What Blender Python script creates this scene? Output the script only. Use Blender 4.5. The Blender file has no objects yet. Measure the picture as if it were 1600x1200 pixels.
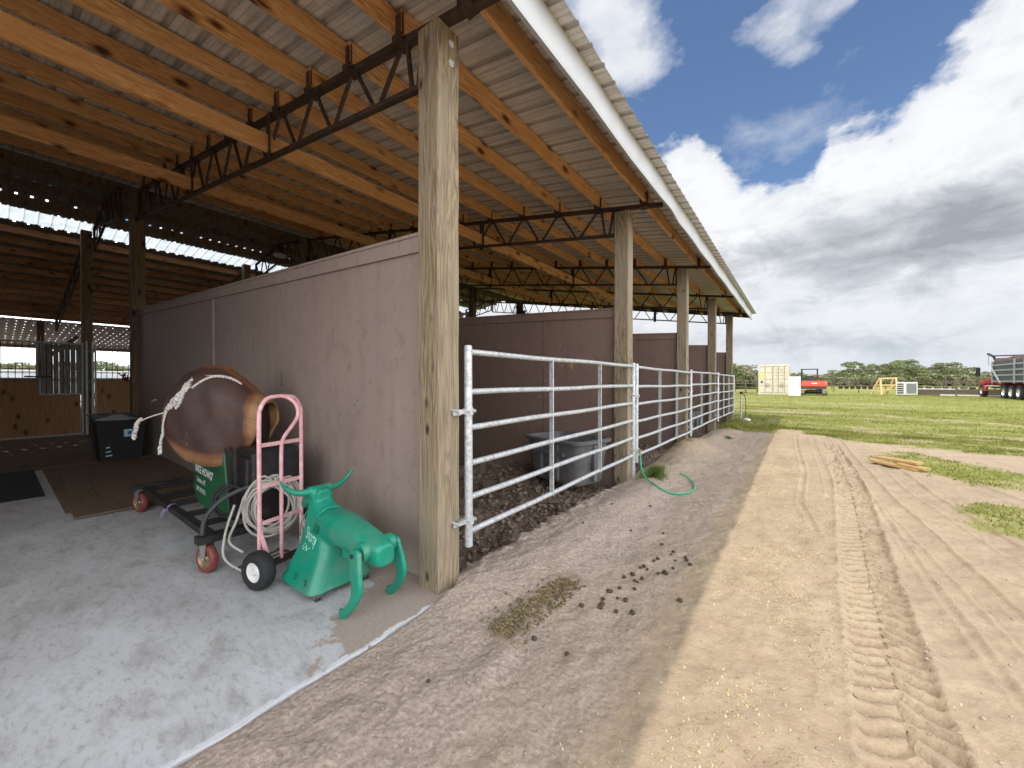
import bpy, math, random
import numpy as np
from mathutils import Vector, Matrix
from mathutils.bvhtree import BVHTree
R = math.radians
rnd = random.Random(7)
sc = bpy.context.scene
COL = sc.collection
SX, CX = math.sin(math.atan(447/601)), math.cos(math.atan(447/601))
CAMH, FPX = 1.41, 601.0

# ------------------------------------------------------------------ mesh kit
class MB:
    def __init__(s): s.v, s.f = [], []
    def add(s, vs, fs):
        n = len(s.v); s.v += [tuple(v) for v in vs]; s.f += [tuple(i+n for i in f) for f in fs]; return s
    def box(s, x0, x1, y0, y1, z0, z1, ch=0.0, M=None):
        if ch <= 0:
            vs = [(x, y, z) for z in (z0, z1) for y in (y0, y1) for x in (x0, x1)]
            fs = [(0,2,3,1),(4,5,7,6),(0,1,5,4),(2,6,7,3),(0,4,6,2),(1,3,7,5)]
        else:
            def ring(z, c):
                a = c
                return [(x0+a,y0,z),(x1-a,y0,z),(x1,y0+a,z),(x1,y1-a,z),(x1-a,y1,z),(x0+a,y1,z),(x0,y1-a,z),(x0,y0+a,z)]
            def ring2(z, c):
                return [(x0+2*c,y0+c,z),(x1-2*c,y0+c,z),(x1-c,y0+2*c,z),(x1-c,y1-2*c,z),(x1-2*c,y1-c,z),(x0+2*c,y1-c,z),(x0+c,y1-2*c,z),(x0+c,y0+2*c,z)]
            vs = ring2(z0, ch)+ring(z0+ch, ch)+ring(z1-ch, ch)+ring2(z1, ch)
            fs = [tuple(range(7,-1,-1)), tuple(range(24,32))]
            for k in range(3):
                for i in range(8):
                    j = (i+1) % 8
                    fs.append((k*8+i, k*8+j, k*8+8+j, k*8+8+i))
        if M is not None: vs = [M @ Vector(v) for v in vs]
        return s.add(vs, fs)
    def bar(s, p, q, w, h=None, up=(0,0,1)):
        p, q = Vector(p), Vector(q); h = h or w
        d = (q-p).normalized(); u = Vector(up)
        if abs(d.dot(u)) > .98: u = Vector((0,1,0))
        a = d.cross(u).normalized(); b = a.cross(d).normalized()
        vs = []
        for c in (p, q):
            for sa, sb in ((-1,-1),(1,-1),(1,1),(-1,1)): vs.append(c+a*sa*w/2+b*sb*h/2)
        return s.add(vs, [(3,2,1,0),(4,5,6,7),(0,1,5,4),(1,2,6,5),(2,3,7,6),(3,0,4,7)])
    def tube(s, pts, r, n=10, closed=False, cap=True, flat=None):
        pts = [Vector(p) for p in pts]; N = len(pts)
        rs = list(r) if isinstance(r, (list, tuple)) else [r]*N
        T = []
        for i in range(N):
            a = pts[i-1] if (i > 0 or closed) else pts[i]
            b = pts[(i+1) % N] if (i < N-1 or closed) else pts[i]
            T.append((b-a).normalized())
        u = Vector((0,0,1)) if abs(T[0].z) < .9 else Vector((1,0,0))
        u = (u-T[0]*u.dot(T[0])).normalized()
        vs = []
        for i in range(N):
            u = (u-T[i]*u.dot(T[i]))
            u = u.normalized() if u.length > 1e-6 else Vector((1,0,0))
            w = T[i].cross(u)
            for k in range(n):
                t = 2*math.pi*k/n
                o = (u*math.cos(t)+w*math.sin(t))*rs[i]
                if flat: o = o-Vector(flat[0])*o.dot(Vector(flat[0]))*(1-flat[1])
                vs.append(pts[i]+o)
        fs = []
        for i in range(N if closed else N-1):
            j = (i+1) % N
            for k in range(n):
                l = (k+1) % n
                fs.append((i*n+k, i*n+l, j*n+l, j*n+k))
        if cap and not closed:
            fs.append(tuple(range(n-1,-1,-1))); fs.append(tuple((N-1)*n+k for k in range(n)))
        return s.add(vs, fs)
    def lathe(s, prof, c, axis, n=24):
        """prof: list of (radius, offset along axis); closed ring profile"""
        c, ax = Vector(c), Vector(axis).normalized()
        u = Vector((0,0,1)) if abs(ax.z) < .9 else Vector((1,0,0))
        u = (u-ax*u.dot(ax)).normalized(); w = ax.cross(u)
        vs = []; m = len(prof)
        for k in range(n):
            t = 2*math.pi*k/n; d = u*math.cos(t)+w*math.sin(t)
            for (r, o) in prof: vs.append(c+d*r+ax*o)
        fs = []
        for k in range(n):
            l = (k+1) % n
            for i in range(m-1): fs.append((k*m+i, k*m+i+1, l*m+i+1, l*m+i))
        return s.add(vs, fs)
    def prism(s, poly, p0, ex, ey, ez, t):
        """polygon in (ex,ey) plane at p0, extruded by t along ez"""
        p0, ex, ey, ez = map(Vector, (p0, ex, ey, ez)); n = len(poly)
        vs = [p0+ex*a+ey*b for a, b in poly]+[p0+ex*a+ey*b+ez*t for a, b in poly]
        fs = [tuple(range(n-1,-1,-1)), tuple(range(n, 2*n))]
        for i in range(n):
            j = (i+1) % n; fs.append((i, j, n+j, n+i))
        return s.add(vs, fs)
    def loft(s, rings, cap=True, closed=True):
        n = len(rings[0]); vs = [p for r in rings for p in r]; fs = []
        for i in range(len(rings)-1):
            for k in range(n if closed else n-1):
                l = (k+1) % n
                fs.append((i*n+k, i*n+l, (i+1)*n+l, (i+1)*n+k))
        if cap and closed:
            fs.append(tuple(range(n-1,-1,-1))); fs.append(tuple((len(rings)-1)*n+k for k in range(n)))
        return s.add(vs, fs)
    def blob(s, c, r, seed=0, sub=2, amp=.25, sq=(1,1,1)):
        rr = random.Random(seed); n, m = 8*sub//2+2, 5*sub//2+2
        vs = [(c[0], c[1], c[2]+r*sq[2])]
        ph = [rr.uniform(0, 6.28) for _ in range(6)]
        for i in range(1, m):
            a = math.pi*i/m
            for k in range(n):
                b = 2*math.pi*k/n
                q = r*(1+amp*(math.sin(2*a+3*b+ph[0])*.5+math.sin(3*a-2*b+ph[1])*.4+math.sin(5*b+ph[2])*.2))
                vs.append((c[0]+q*sq[0]*math.sin(a)*math.cos(b), c[1]+q*sq[1]*math.sin(a)*math.sin(b), c[2]+q*sq[2]*math.cos(a)))
        vs.append((c[0], c[1], c[2]-r*sq[2])); fs = []
        for k in range(n): fs.append((0, 1+k, 1+(k+1) % n))
        for i in range(m-2):
            for k in range(n):
                a, b = 1+i*n+k, 1+i*n+(k+1) % n
                fs.append((a, a+n, b+n, b))
        e = len(vs)-1; o = 1+(m-2)*n
        for k in range(n): fs.append((e, o+(k+1) % n, o+k))
        return s.add(vs, fs)
    def build(s, name, mat, parent=None, smooth=False, ang=40):
        me = bpy.data.meshes.new(name); me.from_pydata([tuple(v) for v in s.v], [], s.f); me.update()
        me.materials.append(mat)
        if smooth:
            me.polygons.foreach_set('use_smooth', [True]*len(me.polygons))
            try: me.set_sharp_from_angle(angle=R(ang))
            except Exception: pass
        o = bpy.data.objects.new(name, me); COL.objects.link(o)
        if parent is not None: o.parent = parent
        return o

def tag(o, label=None, cat=None, group=None, kind=None):
    if label: o['label'] = label
    if cat: o['category'] = cat
    if group: o['group'] = group
    if kind: o['kind'] = kind
    return o
def thing(name, label, cat, loc=(0,0,0), rz=0, group=None):
    o = bpy.data.objects.new(name, None); COL.objects.link(o); o.empty_display_size = .2
    o.location = loc; o.rotation_euler = (0,0,rz)
    return tag(o, label, cat, group)
def dup_tree(o, parent=None):
    c = o.copy(); COL.objects.link(c)
    if parent is not None: c.parent = parent
    for ch in list(o.children): dup_tree(ch, c)
    return c

# ------------------------------------------------------------------ node kit
class NB:
    def __init__(s, tree): s.t = tree; s.n = tree.nodes; s.l = tree.links
    def new(s, typ, **kw):
        x = s.n.new(typ)
        for k, v in kw.items(): setattr(x, k, v)
        return x
    def put(s, sock, v):
        if isinstance(v, bpy.types.NodeSocket): s.l.new(v, sock)
        elif v is not None:
            if hasattr(sock.default_value, '__len__') and len(sock.default_value) == 4 and len(v) == 3: v = (*v, 1)
            sock.default_value = v
    def coord(s, kind='Object'): return s.new('ShaderNodeTexCoord').outputs[kind]
    def mapv(s, v, scale=(1,1,1), loc=(0,0,0), rot=(0,0,0)):
        m = s.new('ShaderNodeMapping'); s.put(m.inputs[0], v)
        m.inputs['Scale'].default_value = scale; m.inputs['Location'].default_value = loc; m.inputs['Rotation'].default_value = rot
        return m.outputs[0]
    def noise(s, v, scale=5, detail=4, rough=.55, dist=0, col=False):
        m = s.new('ShaderNodeTexNoise'); s.put(m.inputs['Vector'], v)
        m.inputs['Scale'].default_value = scale; m.inputs['Detail'].default_value = detail
        m.inputs['Roughness'].default_value = rough; m.inputs['Distortion'].default_value = dist
        return m.outputs['Color' if col else 'Fac']
    def voro(s, v, scale=5, feat='F1', out='Distance', rand=1):
        m = s.new('ShaderNodeTexVoronoi', feature=feat); s.put(m.inputs['Vector'], v)
        m.inputs['Scale'].default_value = scale; m.inputs['Randomness'].default_value = rand
        return m.outputs[out]
    def math(s, op, a, b=None, c=None, clamp=False):
        m = s.new('ShaderNodeMath', operation=op, use_clamp=clamp)
        s.put(m.inputs[0], a)
        if b is not None: s.put(m.inputs[1], b)
        if c is not None: s.put(m.inputs[2], c)
        return m.outputs[0]
    def ramp(s, f, stops, interp='LINEAR'):
        m = s.new('ShaderNodeValToRGB'); m.color_ramp.interpolation = interp; s.put(m.inputs[0], f)
        e = m.color_ramp.elements
        while len(e) > 1: e.remove(e[-1])
        e[0].position = stops[0][0]; c = stops[0][1]; e[0].color = (*c, 1) if hasattr(c, '__len__') else (c, c, c, 1)
        for p, c in stops[1:]:
            x = e.new(p); x.color = (*c, 1) if hasattr(c, '__len__') else (c, c, c, 1)
        return m.outputs[0]
    def sep(s, v):
        m = s.new('ShaderNodeSeparateXYZ'); s.put(m.inputs[0], v); return m.outputs
    def comb(s, x, y, z):
        m = s.new('ShaderNodeCombineXYZ')
        for i, q in enumerate((x, y, z)): s.put(m.inputs[i], q)
        return m.outputs[0]
    def mix(s, a, b, f, mode='MIX'):
        m = s.new('ShaderNodeMix', data_type='RGBA', blend_type=mode)
        s.put(m.inputs[0], f); s.put(m.inputs[6], a); s.put(m.inputs[7], b); return m.outputs[2]
    def bump(s, h, strength=.5, dist=.01, nrm=None):
        m = s.new('ShaderNodeBump'); s.put(m.inputs['Height'], h)
        m.inputs['Strength'].default_value = strength; m.inputs['Distance'].default_value = dist
        if nrm is not None: s.put(m.inputs['Normal'], nrm)
        return m.outputs[0]

MATS = {}
def material(name, build):
    if name in MATS: return MATS[name]
    m = bpy.data.materials.new(name); m.use_nodes = True
    n = NB(m.node_tree); bs = m.node_tree.nodes['Principled BSDF']
    build(n, bs); MATS[name] = m; return m
def simple(name, col, rough=.6, metal=0, var=.15, scale=8, bump=.0, spec=.4, dirt=None, dirtamt=.5):
    def b(n, bs):
        v = n.coord('Object')
        f = n.noise(v, scale, 5, .6)
        lo = tuple(c*(1-var) for c in col); hi = tuple(min(1, c*(1+var)) for c in col)
        c = n.ramp(f, [(.3, lo), (.7, hi)])
        if dirt:
            g = n.noise(v, scale*.7, 6, .7, .5)
            c = n.mix(c, dirt, n.ramp(g, [(.5, 0.0), (.72, dirtamt)]))
        n.put(bs.inputs['Base Color'], c)
        n.put(bs.inputs['Roughness'], n.ramp(f, [(.2, max(0, rough-.1)), (.8, min(1, rough+.1))]))
        bs.inputs['Metallic'].default_value = metal
        bs.inputs['Specular IOR Level'].default_value = spec
        if bump: n.put(bs.inputs['Normal'], n.bump(n.noise(v, scale*6, 4, .6), bump, .004))
    return material(name, b)
def wood(name, axis, dark, light, knot=(.06,.02,.01), grain=1.0, rough=.7, weather=None, knots=True, bump=.3, gain=1.0, rnd_obj=True, ks=1.0):
    def b(n, bs):
        v = n.coord('Object')
        sc_ = [9.0, 9.0, 9.0]; sc_[axis] = .55
        st = n.mapv(v, tuple(sc_))
        warp = n.noise(n.mapv(v, tuple([3 if i != axis else .35 for i in range(3)])), 1.3, 3, .5, 0, True)
        st2 = n.mix(st, warp, .25, 'ADD')
        w = n.noise(st2, 1.6, 3, .5, .6)
        rings = n.math('FRACT', n.math('MULTIPLY', w, 9.0*grain))
        rings = n.math('ABSOLUTE', n.math('SUBTRACT', rings, .5))
        fine = n.noise(n.mapv(v, tuple([90 if i != axis else 2.2 for i in range(3)])), 1.0, 3, .6)
        fac = n.math('ADD', n.math('MULTIPLY', rings, 1.1), n.math('MULTIPLY', n.math('SUBTRACT', fine, .5), .9))
        c = n.ramp(fac, [(.0, dark), (.25, tuple((a+b_)/2 for a, b_ in zip(dark, light))), (.6, light)])
        big = n.noise(n.mapv(v, tuple([2.2 if i != axis else .5 for i in range(3)])), 1.2, 3, .5)
        c = n.mix(c, tuple(x*.62*gain for x in light), n.ramp(big, [(.4, 0.0), (.75, .55)]))
        th = n.math('ABSOLUTE', n.math('SUBTRACT', n.math('FRACT', n.math('MULTIPLY', w, 30.0*grain)), .5)); c = n.mix(c, tuple(x*.8 for x in dark), n.ramp(th, [(.0, .55), (.16, 0.0)]))
        if weather:
            g = n.noise(n.mapv(v, tuple([3 if i != axis else .7 for i in range(3)])), 1.5, 5, .65)
            c = n.mix(c, weather, n.ramp(g, [(.38, 0.0), (.62, .7)]))
        if knots:
            kv = n.mapv(v, tuple([5.2 if i != axis else 2.6 for i in range(3)]))
            d = n.voro(kv, 1.0)
            c = n.mix(c, tuple(x*.55 for x in dark), n.ramp(d, [(.14*ks, .8), (.28*ks, 0.0)]))
            c = n.mix(c, knot, n.ramp(d, [(.10*ks, .95), (.155*ks, 0.0)]))
        oi = n.new('ShaderNodeObjectInfo').outputs['Random']
        c = n.mix(c, n.ramp(oi, [(.0, (.70,.62,.56)), (.35, (1,.97,.92)), (.7, (.92,.84,.74)), (1.0, (1,1,1))]), .75 if rnd_obj else 0.0, 'MULTIPLY')
        n.put(bs.inputs['Base Color'], c)
        bs.inputs['Roughness'].default_value = rough
        bs.inputs['Specular IOR Level'].default_value = .25
        n.put(bs.inputs['Normal'], n.bump(fac, bump, .004))
    return material(name, b)

M_post = wood('weathered_post_wood', 2, (.115,.085,.052), (.40,.33,.225), knot=(.05,.03,.02), grain=1.0, weather=(.28,.245,.19), bump=1.0, ks=.5)
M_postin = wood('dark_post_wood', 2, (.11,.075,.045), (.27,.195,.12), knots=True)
M_purlin = wood('pine_purlin_wood', 1, (.34,.14,.045), (.86,.54,.26), knot=(.08,.028,.012), grain=1.1, weather=(.56,.29,.115))
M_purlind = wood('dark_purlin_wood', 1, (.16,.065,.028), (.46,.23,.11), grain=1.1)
M_board = wood('rough_pine_board', 2, (.28,.15,.07), (.44,.27,.135), knot=(.08,.03,.015))
M_grey = wood('grey_weathered_board', 2, (.13,.125,.11), (.36,.35,.32), knots=False)
M_plank = wood('yellow_plank_wood', 0, (.34,.22,.09), (.58,.42,.2), knots=False)
M_lumber = wood('new_lumber', 0, (.55,.40,.17), (.78,.62,.33), knots=False)
M_rail = wood('old_rail_wood', 0, (.07,.055,.04), (.20,.17,.13), knots=False)
M_ply = wood('dark_plywood', 0, (.085,.060,.042), (.22,.16,.115), weather=(.17,.13,.10), knots=False, rough=.8)
def b_galv(n, bs):
    v = n.coord('Object')
    f = n.noise(v, 30, 6, .7, .4); g = n.noise(v, 7, 4, .6)
    c = n.ramp(f, [(.3, (.24,.25,.26)), (.52, (.50,.52,.53)), (.75, (.70,.71,.71))])
    c = n.mix(c, (.50,.52,.53), n.ramp(g, [(.45, 0.0), (.7, .7)]))
    c = n.mix(c, (.24,.19,.145), n.ramp(n.noise(v, 11, 7, .75), [(.56, 0.0), (.72, .7)]))
    n.put(bs.inputs['Base Color'], c); bs.inputs['Metallic'].default_value = .35
    n.put(bs.inputs['Roughness'], n.ramp(f, [(.3, .62), (.7, .4)]))
M_galv = material('galvanised_pipe', b_galv)
def b_sheet(n, bs):
    v = n.coord('Object')
    f = n.noise(n.mapv(v, (1, 6, 1)), 2.2, 6, .65)
    g = n.noise(v, 22, 6, .75, .5); g2 = n.noise(v, 60, 3, .7)
    c = n.ramp(f, [(.3, (.56,.535,.50)), (.7, (.72,.70,.66))])
    c = n.mix(c, (.38,.32,.26), n.ramp(g, [(.5, 0.0), (.68, .55)]))
    c = n.mix(c, (.80,.78,.74), n.ramp(g2, [(.66, 0.0), (.74, .6)]))
    x, y, z = n.sep(v)
    fl = n.math('ABSOLUTE', n.math('SUBTRACT', n.math('FRACT', n.math('DIVIDE', n.math('ADD', y, 50), .05715)), .5))
    c = n.mix(c, (.24,.21,.18), n.ramp(fl, [(.38, 0.0), (.48, .45)]))
    rb = n.math('FRACT', n.math('DIVIDE', n.math('SUBTRACT', y, -3.1), .2286))
    c = n.mix(c, (.15,.12,.10), n.ramp(rb, [(.36, 0.0), (.39, .35), (.60, .35), (.63, 0.0)]))
    st = n.noise(n.mapv(v, (.6, 14, 1)), 1.5, 5, .7); c = n.mix(c, (.28,.235,.19), n.ramp(st, [(.5, 0.0), (.7, .7)]))
    n.put(bs.inputs['Base Color'], c); bs.inputs['Metallic'].default_value = .25
    bs.inputs['Roughness'].default_value = .55
    n.put(bs.inputs['Normal'], n.bump(fl, .4, .01))
M_sheet = material('roof_sheet_underside', b_sheet)
DOT = [.72, .24, .20]
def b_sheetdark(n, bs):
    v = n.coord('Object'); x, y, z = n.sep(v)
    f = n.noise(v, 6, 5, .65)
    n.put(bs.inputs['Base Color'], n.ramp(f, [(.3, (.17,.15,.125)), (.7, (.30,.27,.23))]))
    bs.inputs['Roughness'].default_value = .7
    a = n.math('LESS_THAN', n.math('FRACT', n.math('DIVIDE', n.math('ADD', y, 50), .2286)), DOT[2])
    b = n.math('LESS_THAN', n.math('FRACT', n.math('DIVIDE', n.math('ADD', x, 60), DOT[0])), DOT[1])
    m = n.math('MULTIPLY', a, b)
    m = n.math('MULTIPLY', m, n.math('GREATER_THAN', n.noise(v, 2.4, 2, .5), .44))
    tr = n.new('ShaderNodeBsdfTransparent'); mx = n.new('ShaderNodeMixShader')
    n.put(mx.inputs[0], m); n.l.new(bs.outputs[0], mx.inputs[1]); n.l.new(tr.outputs[0], mx.inputs[2])
    n.l.new(mx.outputs[0], n.n['Material Output'].inputs['Surface'])
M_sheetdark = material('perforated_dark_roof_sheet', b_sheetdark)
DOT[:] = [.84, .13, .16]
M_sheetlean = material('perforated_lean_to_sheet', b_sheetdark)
def b_sky(n, bs):
    v = n.coord('Object')
    f = n.noise(v, 5, 5, .6)
    col = n.ramp(f, [(.3, (.42,.47,.50)), (.7, (.62,.66,.68))])
    tl = n.new('ShaderNodeBsdfTranslucent'); n.put(tl.inputs[0], col)
    n.put(bs.inputs['Base Color'], col)
    mx = n.new('ShaderNodeMixShader'); mx.inputs[0].default_value = .7
    n.l.new(bs.outputs[0], mx.inputs[1]); n.l.new(tl.outputs[0], mx.inputs[2])
    n.l.new(mx.outputs[0], n.n['Material Output'].inputs['Surface'])
M_skyl = material('translucent_roof_panel', b_sky)
M_white = simple('white_metal_trim', (.52,.54,.56), .45, .1, .06, 3, dirt=(.45,.42,.36), dirtamt=.35)
M_truss = simple('rusty_dark_steel', (.055,.036,.028), .75, .3, .5, 14, dirt=(.14,.055,.025), dirtamt=.7)
M_black = simple('black_steel', (.022,.021,.022), .5, .3, .4, 10, dirt=(.09,.07,.05), dirtamt=.5)
def b_wall(n, bs):
    v = n.coord('Object')
    f = n.noise(n.mapv(v, (5, 1, .35)), 1.6, 5, .6)
    g = n.noise(v, 1.1, 5, .6); h = n.noise(n.mapv(v, (60, 60, 2.5)), 1, 3, .6)
    c = n.ramp(f, [(.25, (.270,.205,.172)), (.75, (.330,.258,.222))])
    c = n.mix(c, (.26,.205,.188), n.ramp(g, [(.35, 0.0), (.7, .7)]))
    c = n.mix(c, (.15,.105,.09), n.ramp(h, [(.60, 0.0), (.85, .4)]))
    gg = n.noise(n.mapv(v, (1.5, 1, 1)), 5.5, 7, .72, .5); c = n.mix(c, (.17,.125,.105), n.ramp(gg, [(.52, 0.0), (.70, .6)]))
    sp = n.noise(v, 38, 3, .75)
    c = n.mix(c, (.33,.27,.24), n.ramp(sp, [(.69, 0.0), (.75, .6)]))
    x, y, z = n.sep(v)
    low = n.math('MULTIPLY', n.math('SUBTRACT', .62, z), n.noise(n.mapv(v, (3, 3, 1)), 2, 5, .7))
    c = n.mix(c, (.30,.25,.20), n.ramp(low, [(.0, 0.0), (.3, .65)]))
    n.put(bs.inputs['Base Color'], c); bs.inputs['Roughness'].default_value = .62
    n.put(bs.inputs['Normal'], n.bump(h, .25, .003))
M_wall = material('mauve_painted_plywood', b_wall)
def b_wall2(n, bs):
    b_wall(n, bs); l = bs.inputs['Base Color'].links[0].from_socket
    n.put(bs.inputs['Base Color'], n.mix(l, (.66,.56,.52), 1.0, 'MULTIPLY'))  # deeper shade of the farther stalls put into colour as a darker redder tint
M_wall2 = material('shade_tinted_mauve_plywood', b_wall2)
def b_conc(n, bs):
    v = n.coord('Object'); x, y, z = n.sep(v)
    big = n.noise(v, .9, 6, .6, .3); med = n.noise(n.mapv(v, (1, 1.7, 1), rot=(0,0,.5)), 4.2, 7, .68, .3)
    fine = n.noise(v, 55, 4, .7)
    c = n.ramp(big, [(.3, (.35,.352,.354)), (.7, (.50,.508,.522))])
    c = n.mix(c, (.24,.23,.215), n.ramp(med, [(.49, 0.0), (.70, .7)]))
    md2 = n.noise(n.mapv(v, (1, 2.6, 1), rot=(0,0,.7)), 14, 6, .72, .4)
    c = n.mix(c, (.20,.19,.18), n.ramp(md2, [(.52, 0.0), (.68, .6)]))
    c = n.mix(c, (.50,.52,.54), n.ramp(n.noise(v, 22, 5, .7), [(.56, 0.0), (.72, .5)]))
    c = n.mix(c, (.54,.565,.60), n.ramp(n.noise(n.mapv(v, (1, 2.2, 1), rot=(0,0,-.4)), 1.7, 6, .65), [(.5, 0.0), (.7, .7)]))
    c = n.mix(c, (.22,.2,.18), n.ramp(fine, [(.56, 0.0), (.8, .35)]))
    sm = n.noise(n.mapv(v, (1, 2.4, 1), rot=(0,0,.9)), 9, 4, .7)
    c = n.mix(c, (.05,.045,.04), n.ramp(sm, [(.69, 0.0), (.735, .7)]))
    # sand film by the corner post, bare strip along the slab edge
    e = n.math('ADD', n.math('MULTIPLY', n.math('ADD', x, 2.25), .9), n.math('MULTIPLY', n.math('SUBTRACT', y, 1.15), 1.0))
    e = n.math('ADD', e, n.math('MULTIPLY', n.math('SUBTRACT', n.noise(v, 3.2, 6, .6), .5), 1.5))
    film = n.ramp(e, [(.10, 0.0), (.16, 1.0)])
    bare = n.math('GREATER_THAN', n.math('ADD', x, n.math('MULTIPLY', n.noise(v, 11, 6, .7), .11)), -1.803)
    film = n.math('MULTIPLY', film, n.math('SUBTRACT', 1.0, bare))
    wallband = n.ramp(n.math('ADD', n.math('SUBTRACT', y, 1.62), n.math('MULTIPLY', n.math('SUBTRACT', n.noise(v, 4, 5, .6), .5), .4)), [(.0, 0.0), (.08, .8)])
    film = n.math('MAXIMUM', film, wallband)
    c = n.mix(c, (.62,.64,.66), n.math('MULTIPLY', bare, .6))
    c = n.mix(c, n.ramp(fine, [(.3, (.27,.215,.18)), (.7, (.36,.30,.255))]), film)
    n.put(bs.inputs['Base Color'], c); bs.inputs['Roughness'].default_value = .8
    n.put(bs.inputs['Normal'], n.bump(n.math('ADD', fine, n.math('MULTIPLY', film, 3.0)), .25, .003))
M_conc = material('stained_concrete', b_conc)
def b_ground(n, bs):
    v = n.coord('Object')
    at = n.new('ShaderNodeVertexColor', layer_name='mask'); g, w, st = n.sep(at.outputs[0])
    n1 = n.noise(v, .5, 6, .6); n2 = n.noise(v, 4, 7, .65); n3 = n.noise(v, 48, 5, .7); n4 = n.noise(v, 140, 3, .6)
    sand = n.ramp(n1, [(.3, (.315,.245,.165)), (.7, (.42,.335,.232))])
    sand = n.mix(sand, (.27,.19,.13), n.ramp(n2, [(.44, 0.0), (.70, .7)]))
    sand = n.mix(sand, (.30,.215,.15), n.ramp(n.noise(v, 13, 6, .7, .3), [(.48, 0.0), (.68, .55)]))
    sand = n.mix(sand, (.53,.43,.33), n.ramp(n3, [(.55, 0.0), (.75, .4)]))
    sand = n.mix(sand, (.20,.14,.10), n.ramp(n4, [(.62, 0.0), (.75, .5)]))
    # pale shed leaves and straw crumbs
    vd = n.noise(n.mapv(v, (1, 1.3, 1)), 75, 4, .8, 1.2)
    sand = n.mix(sand, (.74,.58,.28), n.math('MULTIPLY', n.ramp(vd, [(.58, 0.0), (.63, 1.0)]), st))
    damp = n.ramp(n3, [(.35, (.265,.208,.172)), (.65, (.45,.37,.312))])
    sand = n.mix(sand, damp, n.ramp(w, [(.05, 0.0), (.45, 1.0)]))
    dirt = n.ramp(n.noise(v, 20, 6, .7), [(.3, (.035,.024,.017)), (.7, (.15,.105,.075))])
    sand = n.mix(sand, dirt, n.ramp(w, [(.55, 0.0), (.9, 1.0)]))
    gr = n.ramp(n.noise(v, 2.2, 6, .7), [(.25, (.13,.155,.03)), (.5, (.215,.225,.05)), (.75, (.34,.31,.115))])
    gr = n.mix(gr, (.07,.11,.025), n.ramp(n.noise(v, 30, 4, .7), [(.45, 0.0), (.7, .55)]))
    gr = n.mix(gr, (.44,.38,.22), n.ramp(n.noise(n.mapv(v, (.25, 1, 1)), .8, 6, .7), [(.5, 0.0), (.72, .6)]))
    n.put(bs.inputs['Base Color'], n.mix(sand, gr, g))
    bs.inputs['Roughness'].default_value = .92; bs.inputs['Specular IOR Level'].default_value = .15
    pit = n.voro(v, 42, 'SMOOTH_F1')
    hgt = n.math('ADD', n.math('MULTIPLY', n3, .6), n.math('ADD', n.math('MULTIPLY', n4, .25), n.math('MULTIPLY', pit, n.math('MULTIPLY', n.ramp(w, [(.0, .2), (.4, .75)]), .9))))
    n.put(bs.inputs['Normal'], n.bump(hgt, .85, .014))
M_ground = material('sand_and_grass_ground', b_ground)
def b_leaf(name, lo, hi, yel=None):
    def b(n, bs):
        gi = n.new('ShaderNodeNewGeometry'); v = n.coord('Object')
        r = gi.outputs['Random Per Island']
        c = n.ramp(r, [(0, lo), (.7, hi), (1, yel or hi)])
        c = n.mix(c, tuple(x*.5 for x in lo), n.ramp(n.noise(v, 1.1, 3, .5), [(.45, 0.0), (.65, .6)]))
        n.put(bs.inputs['Base Color'], c); bs.inputs['Roughness'].default_value = .75
        bs.inputs['Specular IOR Level'].default_value = .2
        tl = n.new('ShaderNodeBsdfTranslucent'); n.put(tl.inputs[0], c)
        mx = n.new('ShaderNodeMixShader'); mx.inputs[0].default_value = .3
        n.l.new(bs.outputs[0], mx.inputs[1]); n.l.new(tl.outputs[0], mx.inputs[2])
        n.l.new(mx.outputs[0], n.n['Material Output'].inputs['Surface'])
    return material(name, b)
M_blade = b_leaf('grass_blades', (.13,.165,.028), (.27,.275,.06), (.42,.38,.15))
M_tuft = b_leaf('lush_grass_blades', (.07,.13,.025), (.19,.27,.07), (.33,.34,.13))
M_leaf = b_leaf('tree_foliage', (.13,.16,.065), (.24,.27,.12), (.33,.34,.18))  # foliage colours lightened to stand in for distance haze
M_leaf2 = b_leaf('olive_foliage', (.21,.215,.12), (.34,.33,.20), (.42,.40,.27))  # olive crowns, also lightened for haze
M_bark = simple('tree_bark', (.16,.125,.09), .9, 0, .3, 6)
M_green = simple('green_moulded_plastic', (.006,.235,.15), .36, 0, .12, 5, spec=.5, dirt=(.13,.22,.15), dirtamt=.6)
M_greenp = simple('dark_green_paint', (.012,.105,.038), .5, 0, .25, 4, dirt=(.02,.04,.025), dirtamt=.7)
M_pink = simple('chipped_pink_paint', (.62,.33,.35), .5, 0, .15, 16, dirt=(.80,.66,.66), dirtamt=.8)
M_rubber = simple('black_rubber', (.018,.018,.019), .75, 0, .3, 12)
M_tank = simple('grey_stock_tank_plastic', (.12,.122,.13), .6, 0, .25, 5, dirt=(.26,.22,.19), dirtamt=.5)
M_tanklip = simple('pale_tank_rim', (.30,.27,.26), .6, 0, .2, 5)
M_red = simple('caster_red_tread', (.22,.05,.045), .5, 0, .3, 9, dirt=(.12,.08,.06), dirtamt=.6)
M_gold = simple('caster_brass_rim', (.30,.21,.12), .45, .5, .2, 9)
M_zinc = simple('zinc_fork', (.42,.43,.44), .4, .7, .15, 20)
M_rope = simple('white_braided_rope', (.56,.53,.49), .9, 0, .3, 60, bump=.6)
M_cable = simple('grey_cable_sheath', (.36,.345,.31), .55, 0, .12, 20)
M_hose = simple('green_garden_hose', (.03,.36,.20), .4, 0, .1, 10)
M_lettering = simple('white_lettering', (.70,.74,.70), .6, 0, .15, 40)
M_mint = simple('pale_mint_lettering', (.40,.74,.60), .6, 0, .1, 40)
M_dung = simple('dried_manure', (.085,.055,.036), .95, 0, .5, 40, bump=.8)
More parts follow.
